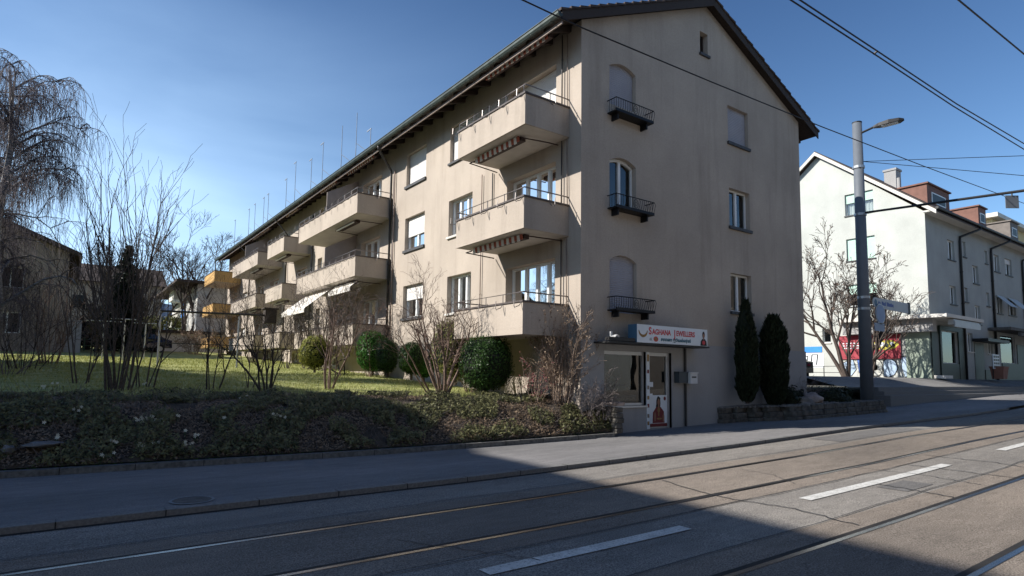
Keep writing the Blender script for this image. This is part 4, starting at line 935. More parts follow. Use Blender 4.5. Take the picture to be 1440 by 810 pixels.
letter([(-19.0, Zg + 1.2), (-18.5, Zg + 1.1), (-18.6, Zg + .2), (-18.9, Zg + .3)], m_blue2, 'graffiti_letter'); letter([(-19.9, Zg + .1), (-19.9, Zg + .9), (-19.3, Zg + 1.2), (-19.1, Zg + .5), (-19.4, Zg + .1)], m_blue, 'graffiti_letter')
letter([(-18.3, Zg + 1.18), (-16.6, Zg + 1.25), (-16.6, Zg + 1.38), (-18.3, Zg + 1.33)], m_blue2, 'graffiti_letter')
letter([(-15.6, Zg + .05), (-15.5, Zg + .4), (-15.3, Zg + .5), (-15.1, Zg + .4), (-14.9, Zg + .45), (-14.85, Zg + .05)], m_signw, 'graffiti_letter')
letter([(-15.2, Zg + .5), (-15.15, Zg + .85), (-15.0, Zg + .8), (-15.0, Zg + .5)], m_blue2, 'graffiti_letter')
bn = thing('banner', 'blue and white painted banner panel low on the white wall, beside the beige gable', 'banner', (XW, 21, 2.4))
mb = MB(); FWL.box(mb, 21.3, 23.5, 3.35, 3.75, .01, .03); mb.build('blue_stripe', m_bluel, bn); mb = MB(); FWL.box(mb, 21.2, 23.6, 2.3, 3.3, .004, .02); mb.build('white_panel', m_signw, bn)
mb = MB()
for pts in ([(22.9, 2.4), (22.9, 3.1), (22.3, 3.1), (22.4, 2.45), (22.1, 2.45), (22.0, 3.2), (21.6, 3.2), (21.7, 2.5)],): mb.tube([FWL.P(a, b, .04) for a, b in pts], .03, 5)
mb.build('painted_scrawl', m_black, bn)
# planter pot, notice board, door step
pt = thing('planter_pot', 'terracotta planter pot by the shop entrance of the white building', 'planter', (ex0 + 1.2, YW - 1.2, GZ)); px_, py_ = ex0 + .8, YW - 1.3
mb = MB(); mb.hexa([(px_, py_, GZ), (px_ + .8, py_, GZ), (px_ + .8, py_ + .6, GZ), (px_, py_ + .6, GZ), (px_ - .1, py_ - .08, GZ + .75), (px_ + .9, py_ - .08, GZ + .75), (px_ + .9, py_ + .68, GZ + .75), (px_ - .1, py_ + .68, GZ + .75)]); mb.build('pot', m_terra, pt)
mb = MB(); mb.box(px_ - .13, px_ + .93, py_ - .11, py_ + .71, GZ + .751, GZ + .83); mb.build('rim', m_terra, pt)
nb = thing('notice_board', 'white notice board with rows of dark print beside the dark entrance', 'notice board', (ex0, YW - .9, GZ))
mb = MB(); mb.box(ex0 + .35, ex0 + 1.55, YW - .95, YW - .9, 2.35, 3.3); mb.build('board', m_signw, nb)
mb = MB()
for i in range(4):
    for j in range(3): mb.box(ex0 + .42 + j * .38, ex0 + .72 + j * .38, YW - .956, YW - .951, 2.42 + i * .22, 2.56 + i * .22)
mb.build('printed_block', m_black, nb)['kind'] = 'stuff'
mb = MB(); mb.box(ex0 + .4, ex0 + .46, YW - .9, YW - .86, GZ, 3.2); mb.box(ex0 + 1.4, ex0 + 1.46, YW - .9, YW - .86, GZ, 3.2); mb.build('leg', m_black, nb)
mb = MB(); mb.box(41.9, 43.0, YW - .7, YW - .1, GZ - .02, GZ + .16); o = mb.build('door_step', m_offwhite); tag(o, 'pale concrete door step in front of the dark green shop', 'step')
# plaza steps
for i in range(3):
    z = 1.215 - .17 * (i); mb = MB()
    y0 = 12.75 - .36 * (i + 1); mb.box(29.2 - i * .3, 110, y0, 12.9, z - .9, z - .0); struct(mb.build('plaza_step', m_kerb))
# low wall with pipe railing left of the steps
rl = thing('railing', 'dark metal pipe railing in front of the white wall, left of the tree', 'railing', (38, 20, 1.5))
mb = MB(); X = 39.5
for z in (2.35, 1.95): mb.tube([(X, 18.6, z), (X, 24.5, z)], .025, 5)
mb.build('rail_bar', m_black, rl); 
for y in (18.6, 20, 21.4, 22.8, 24.2): mb = MB(); mb.tube([(X, y, 1.2), (X, y, 2.35)], .03, 5); mb.build('rail_post', m_black, rl)
# yellow building beyond
yb = thing('tall_building', 'yellow building with a pale flat roof beyond the white one', 'building', (90, 22, 0)); a = hit(1424, 301, 1, 24); b = hit(1424, 301, 1, 24)
mb = MB(); mb.box(88, 110, 24, 40, 0, hit(1432, 301, 0, 88)[2]); mb.build('wall', m_yellowwall, yb); mb = MB(); zz = hit(1432, 301, 0, 88)[2]; mb.box(87.2, 111, 23.2, 41, zz, zz + .5); mb.build('roof', m_offwhite, yb)

# ---- far left buildings
ob = thing('terraced_house', 'pale house with blue shutters beyond the far end of the beige block', 'building', (9, 60, 2.8))
mb = MB(); mb.box(9.0, 20, 60, 76, 1, 9.2); mb.build('wall', m_offwhite, ob)
mb = MB(); mb.box(7.2, 20.6, 59.3, 76.5, 10.4 - 1.19, 10.6 - 1.19); mb.build('roof', m_tile, ob)
for z in (8.3, 5.6): mb = MB(); mb.box(7.9, 8.99, 66.5, 70, z, z + .95); mb.build('balcony', m_offwhite, ob)
for z in (6.6, 3.9):
    mb = MB(); mb.box(8.94, 8.999, 66.5, 69, z, z + 1.6); mb.build('window', m_bluel, ob)
gb = thing('garage', 'low pale garage with a dark flat roof at the far end of the lawn', 'garage', (5, 57, 2.9)); mb = MB(); mb.box(4.4, 12.5, 58, 64, 2, 4.6); mb.build('wall', m_garage, gb); mb = MB(); mb.box(4.2, 12.8, 57.7, 64.3, 4.601, 4.85); mb.build('roof', m_woodd, gb)
mb = MB(); mb.box(6.2, 6.7, 57.95, 58.0, 3.7, 4.0); mb.build('window', m_black, gb)
fb = thing('apartment_block', 'dull grey house half hidden by bare trees behind the conifer', 'building', (0, 78, 3)); mb = MB(); mb.box(-1.5, 8.5, 82, 96, 2, 11.2); mb.build('wall', m_leftwall, fb)
mb = MB(); mb.hexa([(-2, 81.3, 11.2), (9, 81.3, 11.2), (9, 97, 11.2), (-2, 97, 11.2), (-2, 88, 14), (9, 88, 14), (9, 90, 14), (-2, 90, 14)]); mb.build('roof', m_tile, fb)
for x in (0, 3, 6):
    for z in (5.2, 8.2): mb = MB(); mb.box(x, x + 1.2, 81.95, 81.999, z, z + 1.4); mb.build('window', m_black, fb)
# hills
def hill(name, dist, hgt, material, seed, a0=-70, a1=60, base=0):
    mb = MB(); n = 160; rows = 10
    for i in range(n + 1):
        a = math.radians(a0 + (a1 - a0) * i / n); hh = hgt * (.75 + .35 * noise.noise(Vector((i * .045, seed, 0))) + .05 * noise.noise(Vector((i * .6, seed, 3)))) + 1.5 * noise.noise(Vector((i * 2.7, seed, 5)))
        for j in range(rows + 1):
            t = j / rows; d = dist * (.72 + .38 * t); mb.v.append((math.sin(a) * d, math.cos(a) * d, base - 2 + hh * math.sin(t * PI / 2) + 2.5 * noise.noise(Vector((i * 1.1, j * 1.3, seed)))))
    for i in range(n):
        for j in range(rows): k = i * (rows + 1) + j; mb.f.append((k, k + rows + 1, k + rows + 2, k + 1)); mb.m.append(0)
    struct(mb.build(name, material, smooth=False))
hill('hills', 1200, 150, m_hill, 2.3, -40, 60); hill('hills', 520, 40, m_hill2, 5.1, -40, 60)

# ================================================================== POLE, LAMP, SIGNS, WIRES
PB = Vector((25.4, 11.2, .3))
sp = thing('tram_pole', 'tall grey steel tram pole standing at the end of the stone bed', 'pole', PB)
mb = MB(); mb.tube([PB, (25.4, 11.2, 11.95)], [.24, .175], 20); mb.build('shaft', m_pole, sp, True)
mb = MB(); mb.tube([(25.4, 11.2, 11.951), (25.4, 11.2, 11.99)], .185, 16); mb.build('cap', m_black, sp)
mb = MB()
for z in (8.15, 10.1, 4.8, 4.35): mb.tube([(25.4, 11.2, z - .05), (25.4, 11.2, z + .05)], .225, 16)
mb.build('clamp_band', m_steel, sp)['kind'] = 'stuff'
mb = MB(); A = Vector((25.4, 11.0, 8.2)); Bp = hit(1440, 268, 1, 5.5); Bx = A + (Bp - A) * 1.8; mb.tube([A, Bx], .045, 8); mb.build('bracket_arm', m_black, sp)
lp = thing('street_lamp', 'flat dark street lamp head on a short arm at the top of the tram pole', 'street lamp', (25.4, 10.9, 11.5))
mb = MB(); mb.tube([(25.4, 11.05, 11.5), (25.48, 10.6, 11.62)], .045, 8); mb.build('arm', m_black, lp)
def P2(s, w, z): d = Vector((.2, -.98, .04)).normalized(); wv = Vector((.98, .2, 0)); return Vector((25.48, 10.62, 11.62)) + d * s + wv * w + Vector((0, 0, z))
mb = MB(); st = [(0, .05, .04, -.04), (.2, .15, .09, -.05), (.55, .2, .11, -.06), (.9, .18, .07, -.06), (1.05, .08, .02, -.03)]
for (s0, w0, t0, b0), (s1, w1, t1, b1) in zip(st, st[1:]):
    mb.hexa([P2(s0, -w0, b0), P2(s1, -w1, b1), P2(s1, w1, b1), P2(s0, w0, b0), P2(s0, -w0 * .7, t0), P2(s1, -w1 * .7, t1), P2(s1, w1 * .7, t1), P2(s0, w0 * .7, t0)])
mb.build('lamp_head', m_black, lp)
mb = MB(); mb.hexa([P2(.3, -.13, -.085), P2(.85, -.13, -.085), P2(.85, .13, -.085), P2(.3, .13, -.085), P2(.3, -.13, -.055), P2(.85, -.13, -.055), P2(.85, .13, -.055), P2(.3, .13, -.055)]); mb.build('lens', m_signw, lp)
# street-direction blade, round sign, small plate (plane facing the viewer)
FSg = Fr((0, 10.93, 0), (1, 0, 0), (0, -1, 0))
def onpole(px, py): q = hit(px, py, 1, 10.9); return q[0], q[2]
x0, za = onpole(1229, 424.5); x1, _ = onpole(1279, 426); zt = za + .17
s1 = thing('direction_sign', 'long narrow blue-grey direction sign on the tram pole above the round sign', 'sign', (x0, 10.9, za))
mb = MB(); k = 10; pts = [FSg.P(x0 + .2 - .2 * math.sin(PI * i / k), za + .2 * math.cos(PI * i / k), 0) for i in range(k + 1)] + [FSg.P(x1, za - .24, 0), FSg.P(x1, za + .2, 0)]
mb.poly(pts); mb.poly([p + Vector((0, .03, 0)) for p in reversed(pts)])
for i in range(len(pts)): a = pts[i]; b = pts[(i + 1) % len(pts)]; mb.quad(a, a + Vector((0, .03, 0)), b + Vector((0, .03, 0)), b)
mb.build('sign_plate', m_framegr, s1)
mb = MB(); disc(mb, FSg, x0 + .22, za, .13, .13, .004); mb.build('symbol', m_signblue, s1)
text('Zum Gleisplatz', FSg, x0 + .42, za - .1, .26, .003, m_blue2, 'lettering', s1, .62, .01) if False else None
mb = MB(); u = x0 + .45
for wl in (.26, .4, .62): 
    for i in range(int(wl / .075)): FSg.box(mb, u, u + .055, za - .07 - U(0, .02), za + U(.03, .09), .002, .004); u += .078
    u += .07
mb.build('printed_line', m_blue2, s1)['kind'] = 'stuff'
mb = MB(); FSg.box(mb, x1 - .06, x1 + .1, za - .27, za + .23, -.05, .02); mb.build('end_cap', m_black, s1)
xc, zc = onpole(1238, 441.5); s2 = thing('traffic_sign', 'round pale blue-grey sign seen on the tram pole', 'sign', (xc, 10.9, zc))
mb = MB(); mb.tube([(xc, 10.92, zc), (xc, 10.89, zc)], .42, 28); mb.build('sign_disc', m_steel, s2); mb = MB(); mb.tube([(xc, 10.888, zc), (xc, 10.882, zc)], .37, 28); mb.build('sign_face', mat('sign_face_blue', (.20, .27, .42), .5, var=.05), s2)
xc, zc = onpole(1237, 460); s3 = thing('traffic_plate', 'small rectangular plate under the round sign on the pole', 'sign', (xc, 10.9, zc))
mb = MB(); mb.box(xc - .42, xc + .42, 10.89, 10.92, zc - .16, zc + .16); mb.build('sign_plate', mat('plate_grey', (.22, .27, .36), .5, var=.05), s3)
def wire(pts, r, label, name='overhead_wire', group='overhead tram and span wires', ext=.5):
    a, b = pts[0], pts[1]; pts = [a + (a - b) * ext] + pts; a, b = pts[-1], pts[-2]; pts = pts + [a + (a - b) * ext]
    mb = MB(); mb.tube(pts, r, 6); o = mb.build(name, m_wire); tag(o, label, 'wire', group); return o
wire([hit(x, y, 1, 6.) for x, y in ((735, 0), (816, 38), (1000, 115), (1155, 178), (1300, 234), (1440, 286))], .011, 'thin wire crossing in front of the beige gable from upper left to right')
wire([hit(x, y, 1, 3.3) for x, y in ((1112, 0), (1228, 75), (1340, 149), (1440, 210))], .009, 'lower of the two parallel wires running to the right edge')
wire([hit(x, y, 1, 3.25) for x, y in ((1125, 0), (1234, 72), (1345, 146), (1440, 202))], .009, 'upper of the two parallel wires running to the right edge')
wire([hit(x, y, 1, 2.2) for x, y in ((1348, 0), (1440, 76))], .009, 'short wire cutting across the top right corner of the sky')
a = Vector((25.5, 11.1, 10.35)); q = CAM + (RM @ dcam(1440, 219)) * 30; wire([a, q], .012, 'level span wire from the pole top to the right edge', ext=0); q = CAM + (RM @ dcam(1440, 247)) * 30; wire([a, q], .012, 'sagging span wire from the pole top, below the level one', ext=0)
mb = MB(); a = hit(1228, 76, 1, 3.3); b = hit(1234, 72, 1, 3.25); mb.tube([a, b], .014, 6); o = mb.build('wire_spacer', m_wire); tag(o, 'small spacer clamp joining the two parallel wires', 'wire clamp')
pl_ = thing('insulator_plate', 'small square grey plate hanging from the bracket arm at the right edge', 'plate', hit(1422, 280, 1, 6.4)); c = A + (Bp - A) * .94
mb = MB(); mb.hexa([c + Vector(v) for v in ((-.16, .12, -.5), (.16, -.12, -.5), (.18, -.1, -.5), (-.14, .14, -.5), (-.16, .12, -.1), (.16, -.12, -.1), (.18, -.1, -.1), (-.14, .14, -.1))]); mb.build('plate', m_pole, pl_); mb = MB(); mb.tube([c, c + Vector((0, 0, -.12))], .02, 6); mb.build('hanger', m_black, pl_)

# ================================================================== CARS
def car(label, loc, rz, paint, tilt=0):
    e = thing('parked_car', label, 'car', loc); Mx = Matrix.Translation(loc) @ Matrix.Rotation(rz, 4, 'Z')
    prof = [(-2.1, .35), (-2.12, .75), (-1.95, .95), (-1.1, 1.02), (-.45, 1.42), (.9, 1.45), (1.75, 1.05), (2.1, .95), (2.12, .4)]
    def side(y, k=1.): return [Mx @ Vector((x, y * (1 if z < 1.03 else .82), z)) for x, z in prof]
    mb = MB(); L_, R_ = side(.86), side(-.86); mb.poly(L_); mb.poly(list(reversed(R_)))
    for i in range(len(prof)): j = (i + 1) % len(prof); mb.quad(L_[i], R_[i], R_[j], L_[j])
    mb.build('body', paint, e)
    mb = MB()
    for y, sgn in ((.865, 1), (-.865, -1)):
        for q in ([(-1.0, 1.06), (-.45, 1.37), (.1, 1.39), (.1, 1.06)], [(.18, 1.06), (.18, 1.39), (.85, 1.39), (1.5, 1.07)]):
            mb.poly([Mx @ Vector((x, y * (1 - .18 * (z - 1.03) / .4) + .01 * sgn, z)) for x, z in q])
    for q in (((-1.12, 1.03), (-.47, 1.42)), ((1.73, 1.07), (.92, 1.44))):
        (xa, z_a), (xb, z_b) = q; dx = -.012 if xa < 0 else .012; mb.quad(Mx @ Vector((xa + dx, .72, z_a + .02)), Mx @ Vector((xa + dx, -.72, z_a + .02)), Mx @ Vector((xb + dx, -.62, z_b)), Mx @ Vector((xb + dx, .62, z_b)))
    mb.build('car_glass', m_shopglass if False else mat('car_window' + label[:3], (.02, .025, .03), .08, spec=.8), e)
    for x in (-1.35, 1.3):
        for y in (.78, -.78):
            mb = MB(); mb.tube([Mx @ Vector((x, y - .1, .32)), Mx @ Vector((x, y + .1, .32))], .32, 18); w = mb.build('wheel', m_tyre, e)
            mb = MB(); s = .101 if y > 0 else -.101; mb.tube([Mx @ Vector((x, y + s, .32)), Mx @ Vector((x, y + s * 1.1, .32))], .19, 12); mb.build('rim', m_alu, w)
    for y in (.6, -.6): mb = MB(); mb.ellipsoid(Mx @ Vector((-2.08, y, .78)), (.06, .16, .09), 8, 6); mb.build('headlight', m_signw, e)
    for y in (.6, -.6): mb = MB(); mb.ellipsoid(Mx @ Vector((2.08, y, .8)), (.05, .16, .07), 8, 6); mb.build('tail_light', m_red, e)
car('dark blue car parked beyond the lawn behind the bare shrubs', Vector((4.2, 53.5, lawnz(50) + .1)), .1, m_carb)
car('dark car behind the beige gable next to the low railing', Vector((30.5, 17.9, plazaz(31) - .25)), -2.2, m_card)
# ================================================================== PLANTS
def rv(s=1.): return Vector((U(-1, 1), U(-1, 1), U(-1, 1))) * s
def leafq(mb, p, s, d=None):
    a = rv().normalized() if d is None else (d + rv(.6)).normalized(); b = a.cross(rv()).normalized(); c = a.cross(b)
    w = s * U(.35, .6); b2 = b * s; c2 = c * w
    mb.quad(p - b2, p - c2 * .9, p + b2, p + c2)
def twig(tk, cr, p, d, L, r, depth, P):
    """recursive limb. tk = thick mesh, cr = fine mesh"""
    n = P.get('seg', 5) if depth < 2 else 3; pts = [p.copy()]; rad = [r]; q = p.copy(); d = d.normalized()
    for i in range(n):
        d = (d + rv(P['wig'] * (1 + .4 * depth)) + Vector((0, 0, P['up'] - P.get('droop', 0) * (i / n)))).normalized()
        q = q + d * (L / n); pts.append(q.copy()); rad.append(max(P.get('rmin', .003), r * (1 - (1 - P.get('tip', .25)) * (i + 1) / n)))
    (tk if depth <= P.get('tkd', 0) else cr).tube(pts, rad, 6 if depth == 0 else (4 if depth == 1 else 3), cap=False)
    if depth >= P['maxd']:
        return
    k = P['kids'][depth]
    for i in range(k):
        t = U(P.get('t0', .25), 1.) if i else 1.; f = t * n; j = min(n - 1, int(f)); bp = pts[j].lerp(pts[j + 1], f - j)
        ax = (pts[j + 1] - pts[j]).normalized(); s = ax.orthogonal().normalized(); s = Matrix.Rotation(U(0, 2 * PI), 3, ax) @ s
        ang = U(*P['ang']); nd = ax * math.cos(ang) + s * math.sin(ang)
        twig(tk, cr, bp, nd, L * U(*P['len']) * (1.15 - .5 * t), max(P.get('rmin', .003), (r * (1 - .7 * t)) * .75), depth + 1, P)
def shrub(name, label, base, H, spread, n, P, material, cat='shrub', group=None, r0=.03, lean=(0, 0), leaves=None, tm=None, foot=.15):
    e = thing(name, label, cat, base, group); tk, cr = MB(), MB()
    for i in range(n):
        a = 2 * PI * (i + U(-.3, .3)) / max(1, n); s = spread * U(.25, 1.); L = H * U(.62, 1.03)
        d = Vector((math.cos(a) * s + lean[0], math.sin(a) * s + lean[1], 1)); b0 = base + Vector((math.cos(a) * foot * R(), math.sin(a) * foot * R(), -.08))
        twig(tk, cr, b0, d, L, r0 * U(.6, 1.1), 0, P)
    tk.build('trunk', tm or material, e); c = cr.build('crown', material, e)
    if leaves:
        lm, cnt, sz = leaves; mb = MB(); V = cr.v
        for i in range(cnt): leafq(mb, Vector(V[random.randrange(len(V))]) + rv(.03), sz * U(.6, 1.3))
        mb.build('leaves', lm, e)
    return e
UP = dict(wig=.10, up=.05, maxd=2, kids=[7, 4], ang=(.25, .6), len=(.3, .5), tip=.2, seg=6, rmin=.0035)
BUSHY = dict(wig=.16, up=.02, maxd=3, kids=[6, 4, 3], ang=(.4, .9), len=(.35, .6), tip=.3, seg=5, rmin=.0035)
# tall multi-stemmed shrub on the bank
b = gp(165, 548); shrub('tall_shrub', 'tallest bare shrub, many upright stems fanning high above the dark bank', b, 5.1, .4, 15, dict(UP, kids=[7, 3], t0=.2), m_bark, r0=.032, foot=.35)
b = gp(118, 540); shrub('tall_shrub', 'bare upright shrub just left of the tallest stems', b, 3.1, .5, 6, UP, m_bark, r0=.022, foot=.3)
b = gp(205, 545); shrub('tall_shrub', 'bare upright shrub just right of the tallest stems', b, 3.5, .35, 6, UP, m_bark, r0=.022, foot=.3)
b = gp(298, 548); shrub('young_tree', 'thin forked young tree crossing the carpet-beating frame', b, 2.6, .28, 4, dict(UP, kids=[6, 3]), m_barkd, r0=.026, cat='tree')
b = gp(375, 552); shrub('young_tree', 'dark bare shrub with crossing stems before the far balconies', b, 2.5, .5, 7, dict(UP, wig=.2), m_barkd, r0=.03, cat='tree')
b = gp(350, 545); shrub('young_tree', 'slim bare sapling left of the dark crossing stems', b, 2.1, .4, 3, UP, m_bark, r0=.02, cat='tree')
b = gp(462, 548); shrub('small_tree', 'low forked bare tree at the lawn edge before the hanging creeper', b, 2.3, .65, 6, dict(BUSHY, up=.07, kids=[7, 4, 3], t0=.45), m_barkr, r0=.035, cat='tree')
b = gp(622, 556); shrub('small_tree', 'wide spreading bare fruit tree in the middle of the bank', b, 2.75, .6, 8, dict(BUSHY, up=.06, kids=[9, 5, 3], wig=.14, len=(.35, .62), t0=.42), m_barkr, r0=.05, cat='tree', foot=.12)
b = gp(590, 552) + Vector((.25, 0, 0)); shrub('small_tree', 'bare leaning branch left of the wide fruit tree', b, 1.9, .35, 2, dict(BUSHY, up=.05, t0=.5), m_barkr, r0=.035, lean=(-.8, 0), cat='tree')
b = gp(660, 552); shrub('shrub', 'reddish twiggy shrub right behind the fruit tree', b, 1.7, .6, 8, BUSHY, m_barkr, r0=.02)
# corner shrubs
b = Vector((10.35, 12.0, .85)); shrub('corner_shrub', 'large pale brown shrub with dried leaves at the corner of the beige block', b, 2.15, .5, 30, dict(UP, kids=[8, 6], ang=(.3, .8), len=(.3, .5), rmin=.004), m_barkl, r0=.024, leaves=(m_dry, 3600, .026), foot=.3)
b = Vector((9.75, 12.3, .85)); shrub('blossom_shrub', 'small shrub with pink blossoms beside the round dark box ball', b, 1.05, .35, 9, dict(BUSHY, maxd=2), m_barkl, r0=.014, leaves=(m_pink, 330, .022))
b = Vector((10.7, 11.35, .65)); shrub('grey_shrub', 'low tangle of grey twigs beside the shop window', b, 1.0, .8, 22, dict(BUSHY, maxd=2, kids=[6, 4]), m_greyt, r0=.009, foot=.3)
b = Vector((10.95, 11.2, .55)); shrub('grey_shrub', 'grey bramble twigs hanging over the stone wall end', b, .75, .9, 16, dict(BUSHY, maxd=2, kids=[6, 4]), m_greyt, r0=.008, foot=.2)
# creeper hanging on the second balcony group
e = thing('climbing_plant', 'dense bare brown creeper hanging over the middle balconies', 'creeper', (9, 24, 3)); tk, cr = MB(), MB()
for i in range(70):
    y = U(22.8, 30.2); x = 9.03 + U(-.35, .1); z = U(2.2, 3.0); twig(tk, cr, Vector((x, y, z)), Vector((U(-.2, .1), U(-.5, .5), 1)), U(1.4, 2.6), .016, 0, dict(BUSHY, maxd=2, kids=[6, 4], wig=.2))
for i in range(10): tk.tube([(9.1 + U(-.3, .3), U(23, 30), 1.3), (9 + U(-.2, .1), U(23, 30), 2.2), (9 + U(-.2, .1), U(23, 30), 3.2)], [.03, .025, .015], 5)
tk.build('trunk', m_bark, e); cr.build('crown', m_greyt, e)
b = Vector((9.6, 22.6, lawnz(22.6))); shrub('wall_shrub', 'brown twiggy shrub at the downpipe between the two balcony groups', b, 2.9, .35, 9, BUSHY, m_barkr, r0=.018)
b = Vector((8.4, 29.5, lawnz(29))); shrub('wall_shrub', 'bare shrub under the white let-down awning', b, 2.6, .5, 9, dict(BUSHY), m_bark, r0=.02)
b = Vector((8.2, 35.5, lawnz(35))); shrub('wall_shrub', 'tall bare shrub before the far balconies, beside the small single balcony', b, 4.8, .45, 9, BUSHY, m_bark, r0=.03)
b = Vector((7.6, 41, lawnz(41))); shrub('wall_shrub', 'bare shrub at the far end of the balconies near the orange ones', b, 4.6, .4, 8, BUSHY, m_bark, r0=.03)
# left shrubs
b = gp(30, 520); shrub('left_shrub', 'dense dark bare shrub filling the lower left, nearest the frame edge', b, 3.2, .8, 12, dict(BUSHY, kids=[5, 4, 2]), m_barkd, r0=.022, foot=.6)
b = gp(68, 512); shrub('left_shrub', 'reddish brown bare shrub by the corner of the grey-brown house', b, 3.2, .35, 14, dict(UP), m_barkr, r0=.022, foot=.5)
b = gp(8, 528); shrub('left_shrub', 'grey twiggy low shrub at the left frame edge', b, 2.2, .9, 14, dict(BUSHY), m_greyt, r0=.014, foot=.5)

# weeping birch
def birch(label, base, H, rad, seed, nl, material=m_birch, hang=1.6):
    random.seed(seed); e = thing('birch_tree', label, 'tree', base); tk, cr = MB(), MB()
    lean = Vector((U(-.05, .05), U(-.05, .05), 0)); pts = [base + Vector((0, 0, -.2))]; 
    for i in range(1, 9): pts.append(base + Vector((lean.x * i + .1 * math.sin(i * 1.3), lean.y * i, H * .92 * i / 8)))
    tk.tube(pts, [.19 - .019 * i for i in range(9)], 8)
    limbs = []
    for k in range(nl):
        t = .2 + .78 * (k / nl) ** .9; f = t * 8; j = min(7, int(f)); p = pts[j].lerp(pts[j + 1], f - j); a = U(0, 2 * PI)
        L = rad * (1.15 - .65 * t) * U(.75, 1.15); d = Vector((math.cos(a), math.sin(a), U(.5, 1.1))).normalized(); q = p.copy(); P = [p.copy()]
        for i in range(7):
            d = (d + rv(.16) + Vector((0, 0, .12 - .11 * i))).normalized(); q = q + d * L / 7; P.append(q.copy())
        tk.tube(P, [.06 * (1 - .11 * i) * (1.1 - .6 * t) for i in range(8)], 5, False); limbs.append(P)
        for m in range(6):
            j = random.randrange(1, 7); s = P[j]; d2 = (Vector((math.cos(a + U(-1.3, 1.3)), math.sin(a + U(-1.3, 1.3)), U(.0, .7)))).normalized(); P2_ = [s.copy()]; q = s.copy()
            for i in range(5): d2 = (d2 + rv(.2) + Vector((0, 0, -.12 * i))).normalized(); q = q + d2 * L * .42 / 5; P2_.append(q.copy())
            cr.tube(P2_, [.018, .015, .012, .01, .008, .006], 3, False); limbs.append(P2_)
    for P in limbs:
        for m in range(17):
            j = random.randrange(1, len(P) - 1); p = P[j].lerp(P[j + 1], R()); L = hang * U(.35, 1.1); q = p.copy(); d = rv().normalized() * .8; d.z = abs(d.z) * .3; T = [p.copy()]
            for i in range(4): d = (d * .45 + Vector((0, 0, -1)) * (.3 + .35 * i) + rv(.13)).normalized(); q = q + d * L / 4; T.append(q.copy())
            cr.tube(T, [.006, .005, .004, .0035, .003], 3, False)
            if m % 2 == 0:
                s = T[2]; cr.tube([s, s + rv(.1) + Vector((0, 0, -.12)), s + rv(.16) + Vector((0, 0, -.4))], [.004, .0035, .003], 3, False)
    tk.build('trunk', material, e); cr.build('crown', m_twig, e); return e
birch('tall weeping birch with hanging twigs in the upper left', Vector((-1.9, 24, lawnz(24))), 10.2, 3.1, 11, 30)
birch('second birch at the left frame edge, its crown cut by the picture', Vector((-3.4, 27, lawnz(27))), 11.3, 3.6, 5, 30)
random.seed(21)
# background trees
ROUND = dict(wig=.12, up=.04, maxd=4, kids=[6, 5, 4, 3], ang=(.35, .75), len=(.5, .72), tip=.35, seg=5, tkd=1, rmin=.012, t0=.35)
def tree(name, label, base, H, n, spread, P, material, r0=.2): return shrub(name, label, base, H, spread, n, P, material, 'tree', None, r0, foot=.1)
tree('round_tree', 'round-headed bare tree beyond the lawn, left of the far balconies', Vector((9.0 * .93, 62, 3)), 8.6, 4, .42, ROUND, m_bark, .24)
tree('background_tree', 'bare tree behind the conifer, its crown blending into the hill', Vector((3.6, 66, 3)), 8.4, 4, .45, ROUND, m_barkd, .22)
tree('background_tree', 'bare tree far behind the dark blue car', Vector((6.2, 72, 3)), 8.6, 4, .45, ROUND, m_bark, .22)
tree('background_tree', 'bare tree beside the end wall of the grey-brown house', Vector((1.1, 55, 3)), 3.6, 4, .5, dict(ROUND, maxd=3), m_barkd, .14)
tree('background_tree', 'low bare tree over the pale garage', Vector((10.5, 68, 3)), 4.2, 3, .5, dict(ROUND, maxd=3), m_barkr, .2)
shrub('olive_shrub', 'olive-tinted shrub under the far trees', Vector((1.6, 51, lawnz(51))), 3.0, .45, 14, dict(BUSHY, rmin=.008), m_barkl, r0=.03, leaves=(m_boxo, 1800, .05))
shrub('round_bush', 'rust-brown round bush beside the pale garage', Vector((7.6, 50, lawnz(50))), 1.7, .8, 26, dict(BUSHY, rmin=.007), m_barkl, r0=.02, foot=.5, leaves=(m_dry, 1500, .05))
def conifer(label, base, H, r, material):
    e = thing('conifer', label, 'tree', base); mb = MB(); mb.tube([base, base + Vector((0, 0, H * .95))], [.16, .02], 6); mb.build('trunk', m_barkd, e); mb = MB()
    z = .5
    while z < H:
        t = z / H; rr = r * (1 - t) ** .75 + .05; n = int(6 + 10 * (1 - t))
        for i in range(n):
            a = U(0, 2 * PI); L = rr * U(.75, 1.15)
            for s in range(7):
                f = (s + 1) / 7; p = base + Vector((math.cos(a) * L * f, math.sin(a) * L * f, z - .25 * f * L + .1 * f * f))
                for q in range(4): leafq(mb, p + rv(.08), .17 * (1.1 - .5 * f))
        z += .2
    mb.build('crown', material, e); return e
conifer('dark pointed conifer in the middle of the left bare trees', Vector((2.9, 48, lawnz(48))), 7.3, 1.6, m_pine)
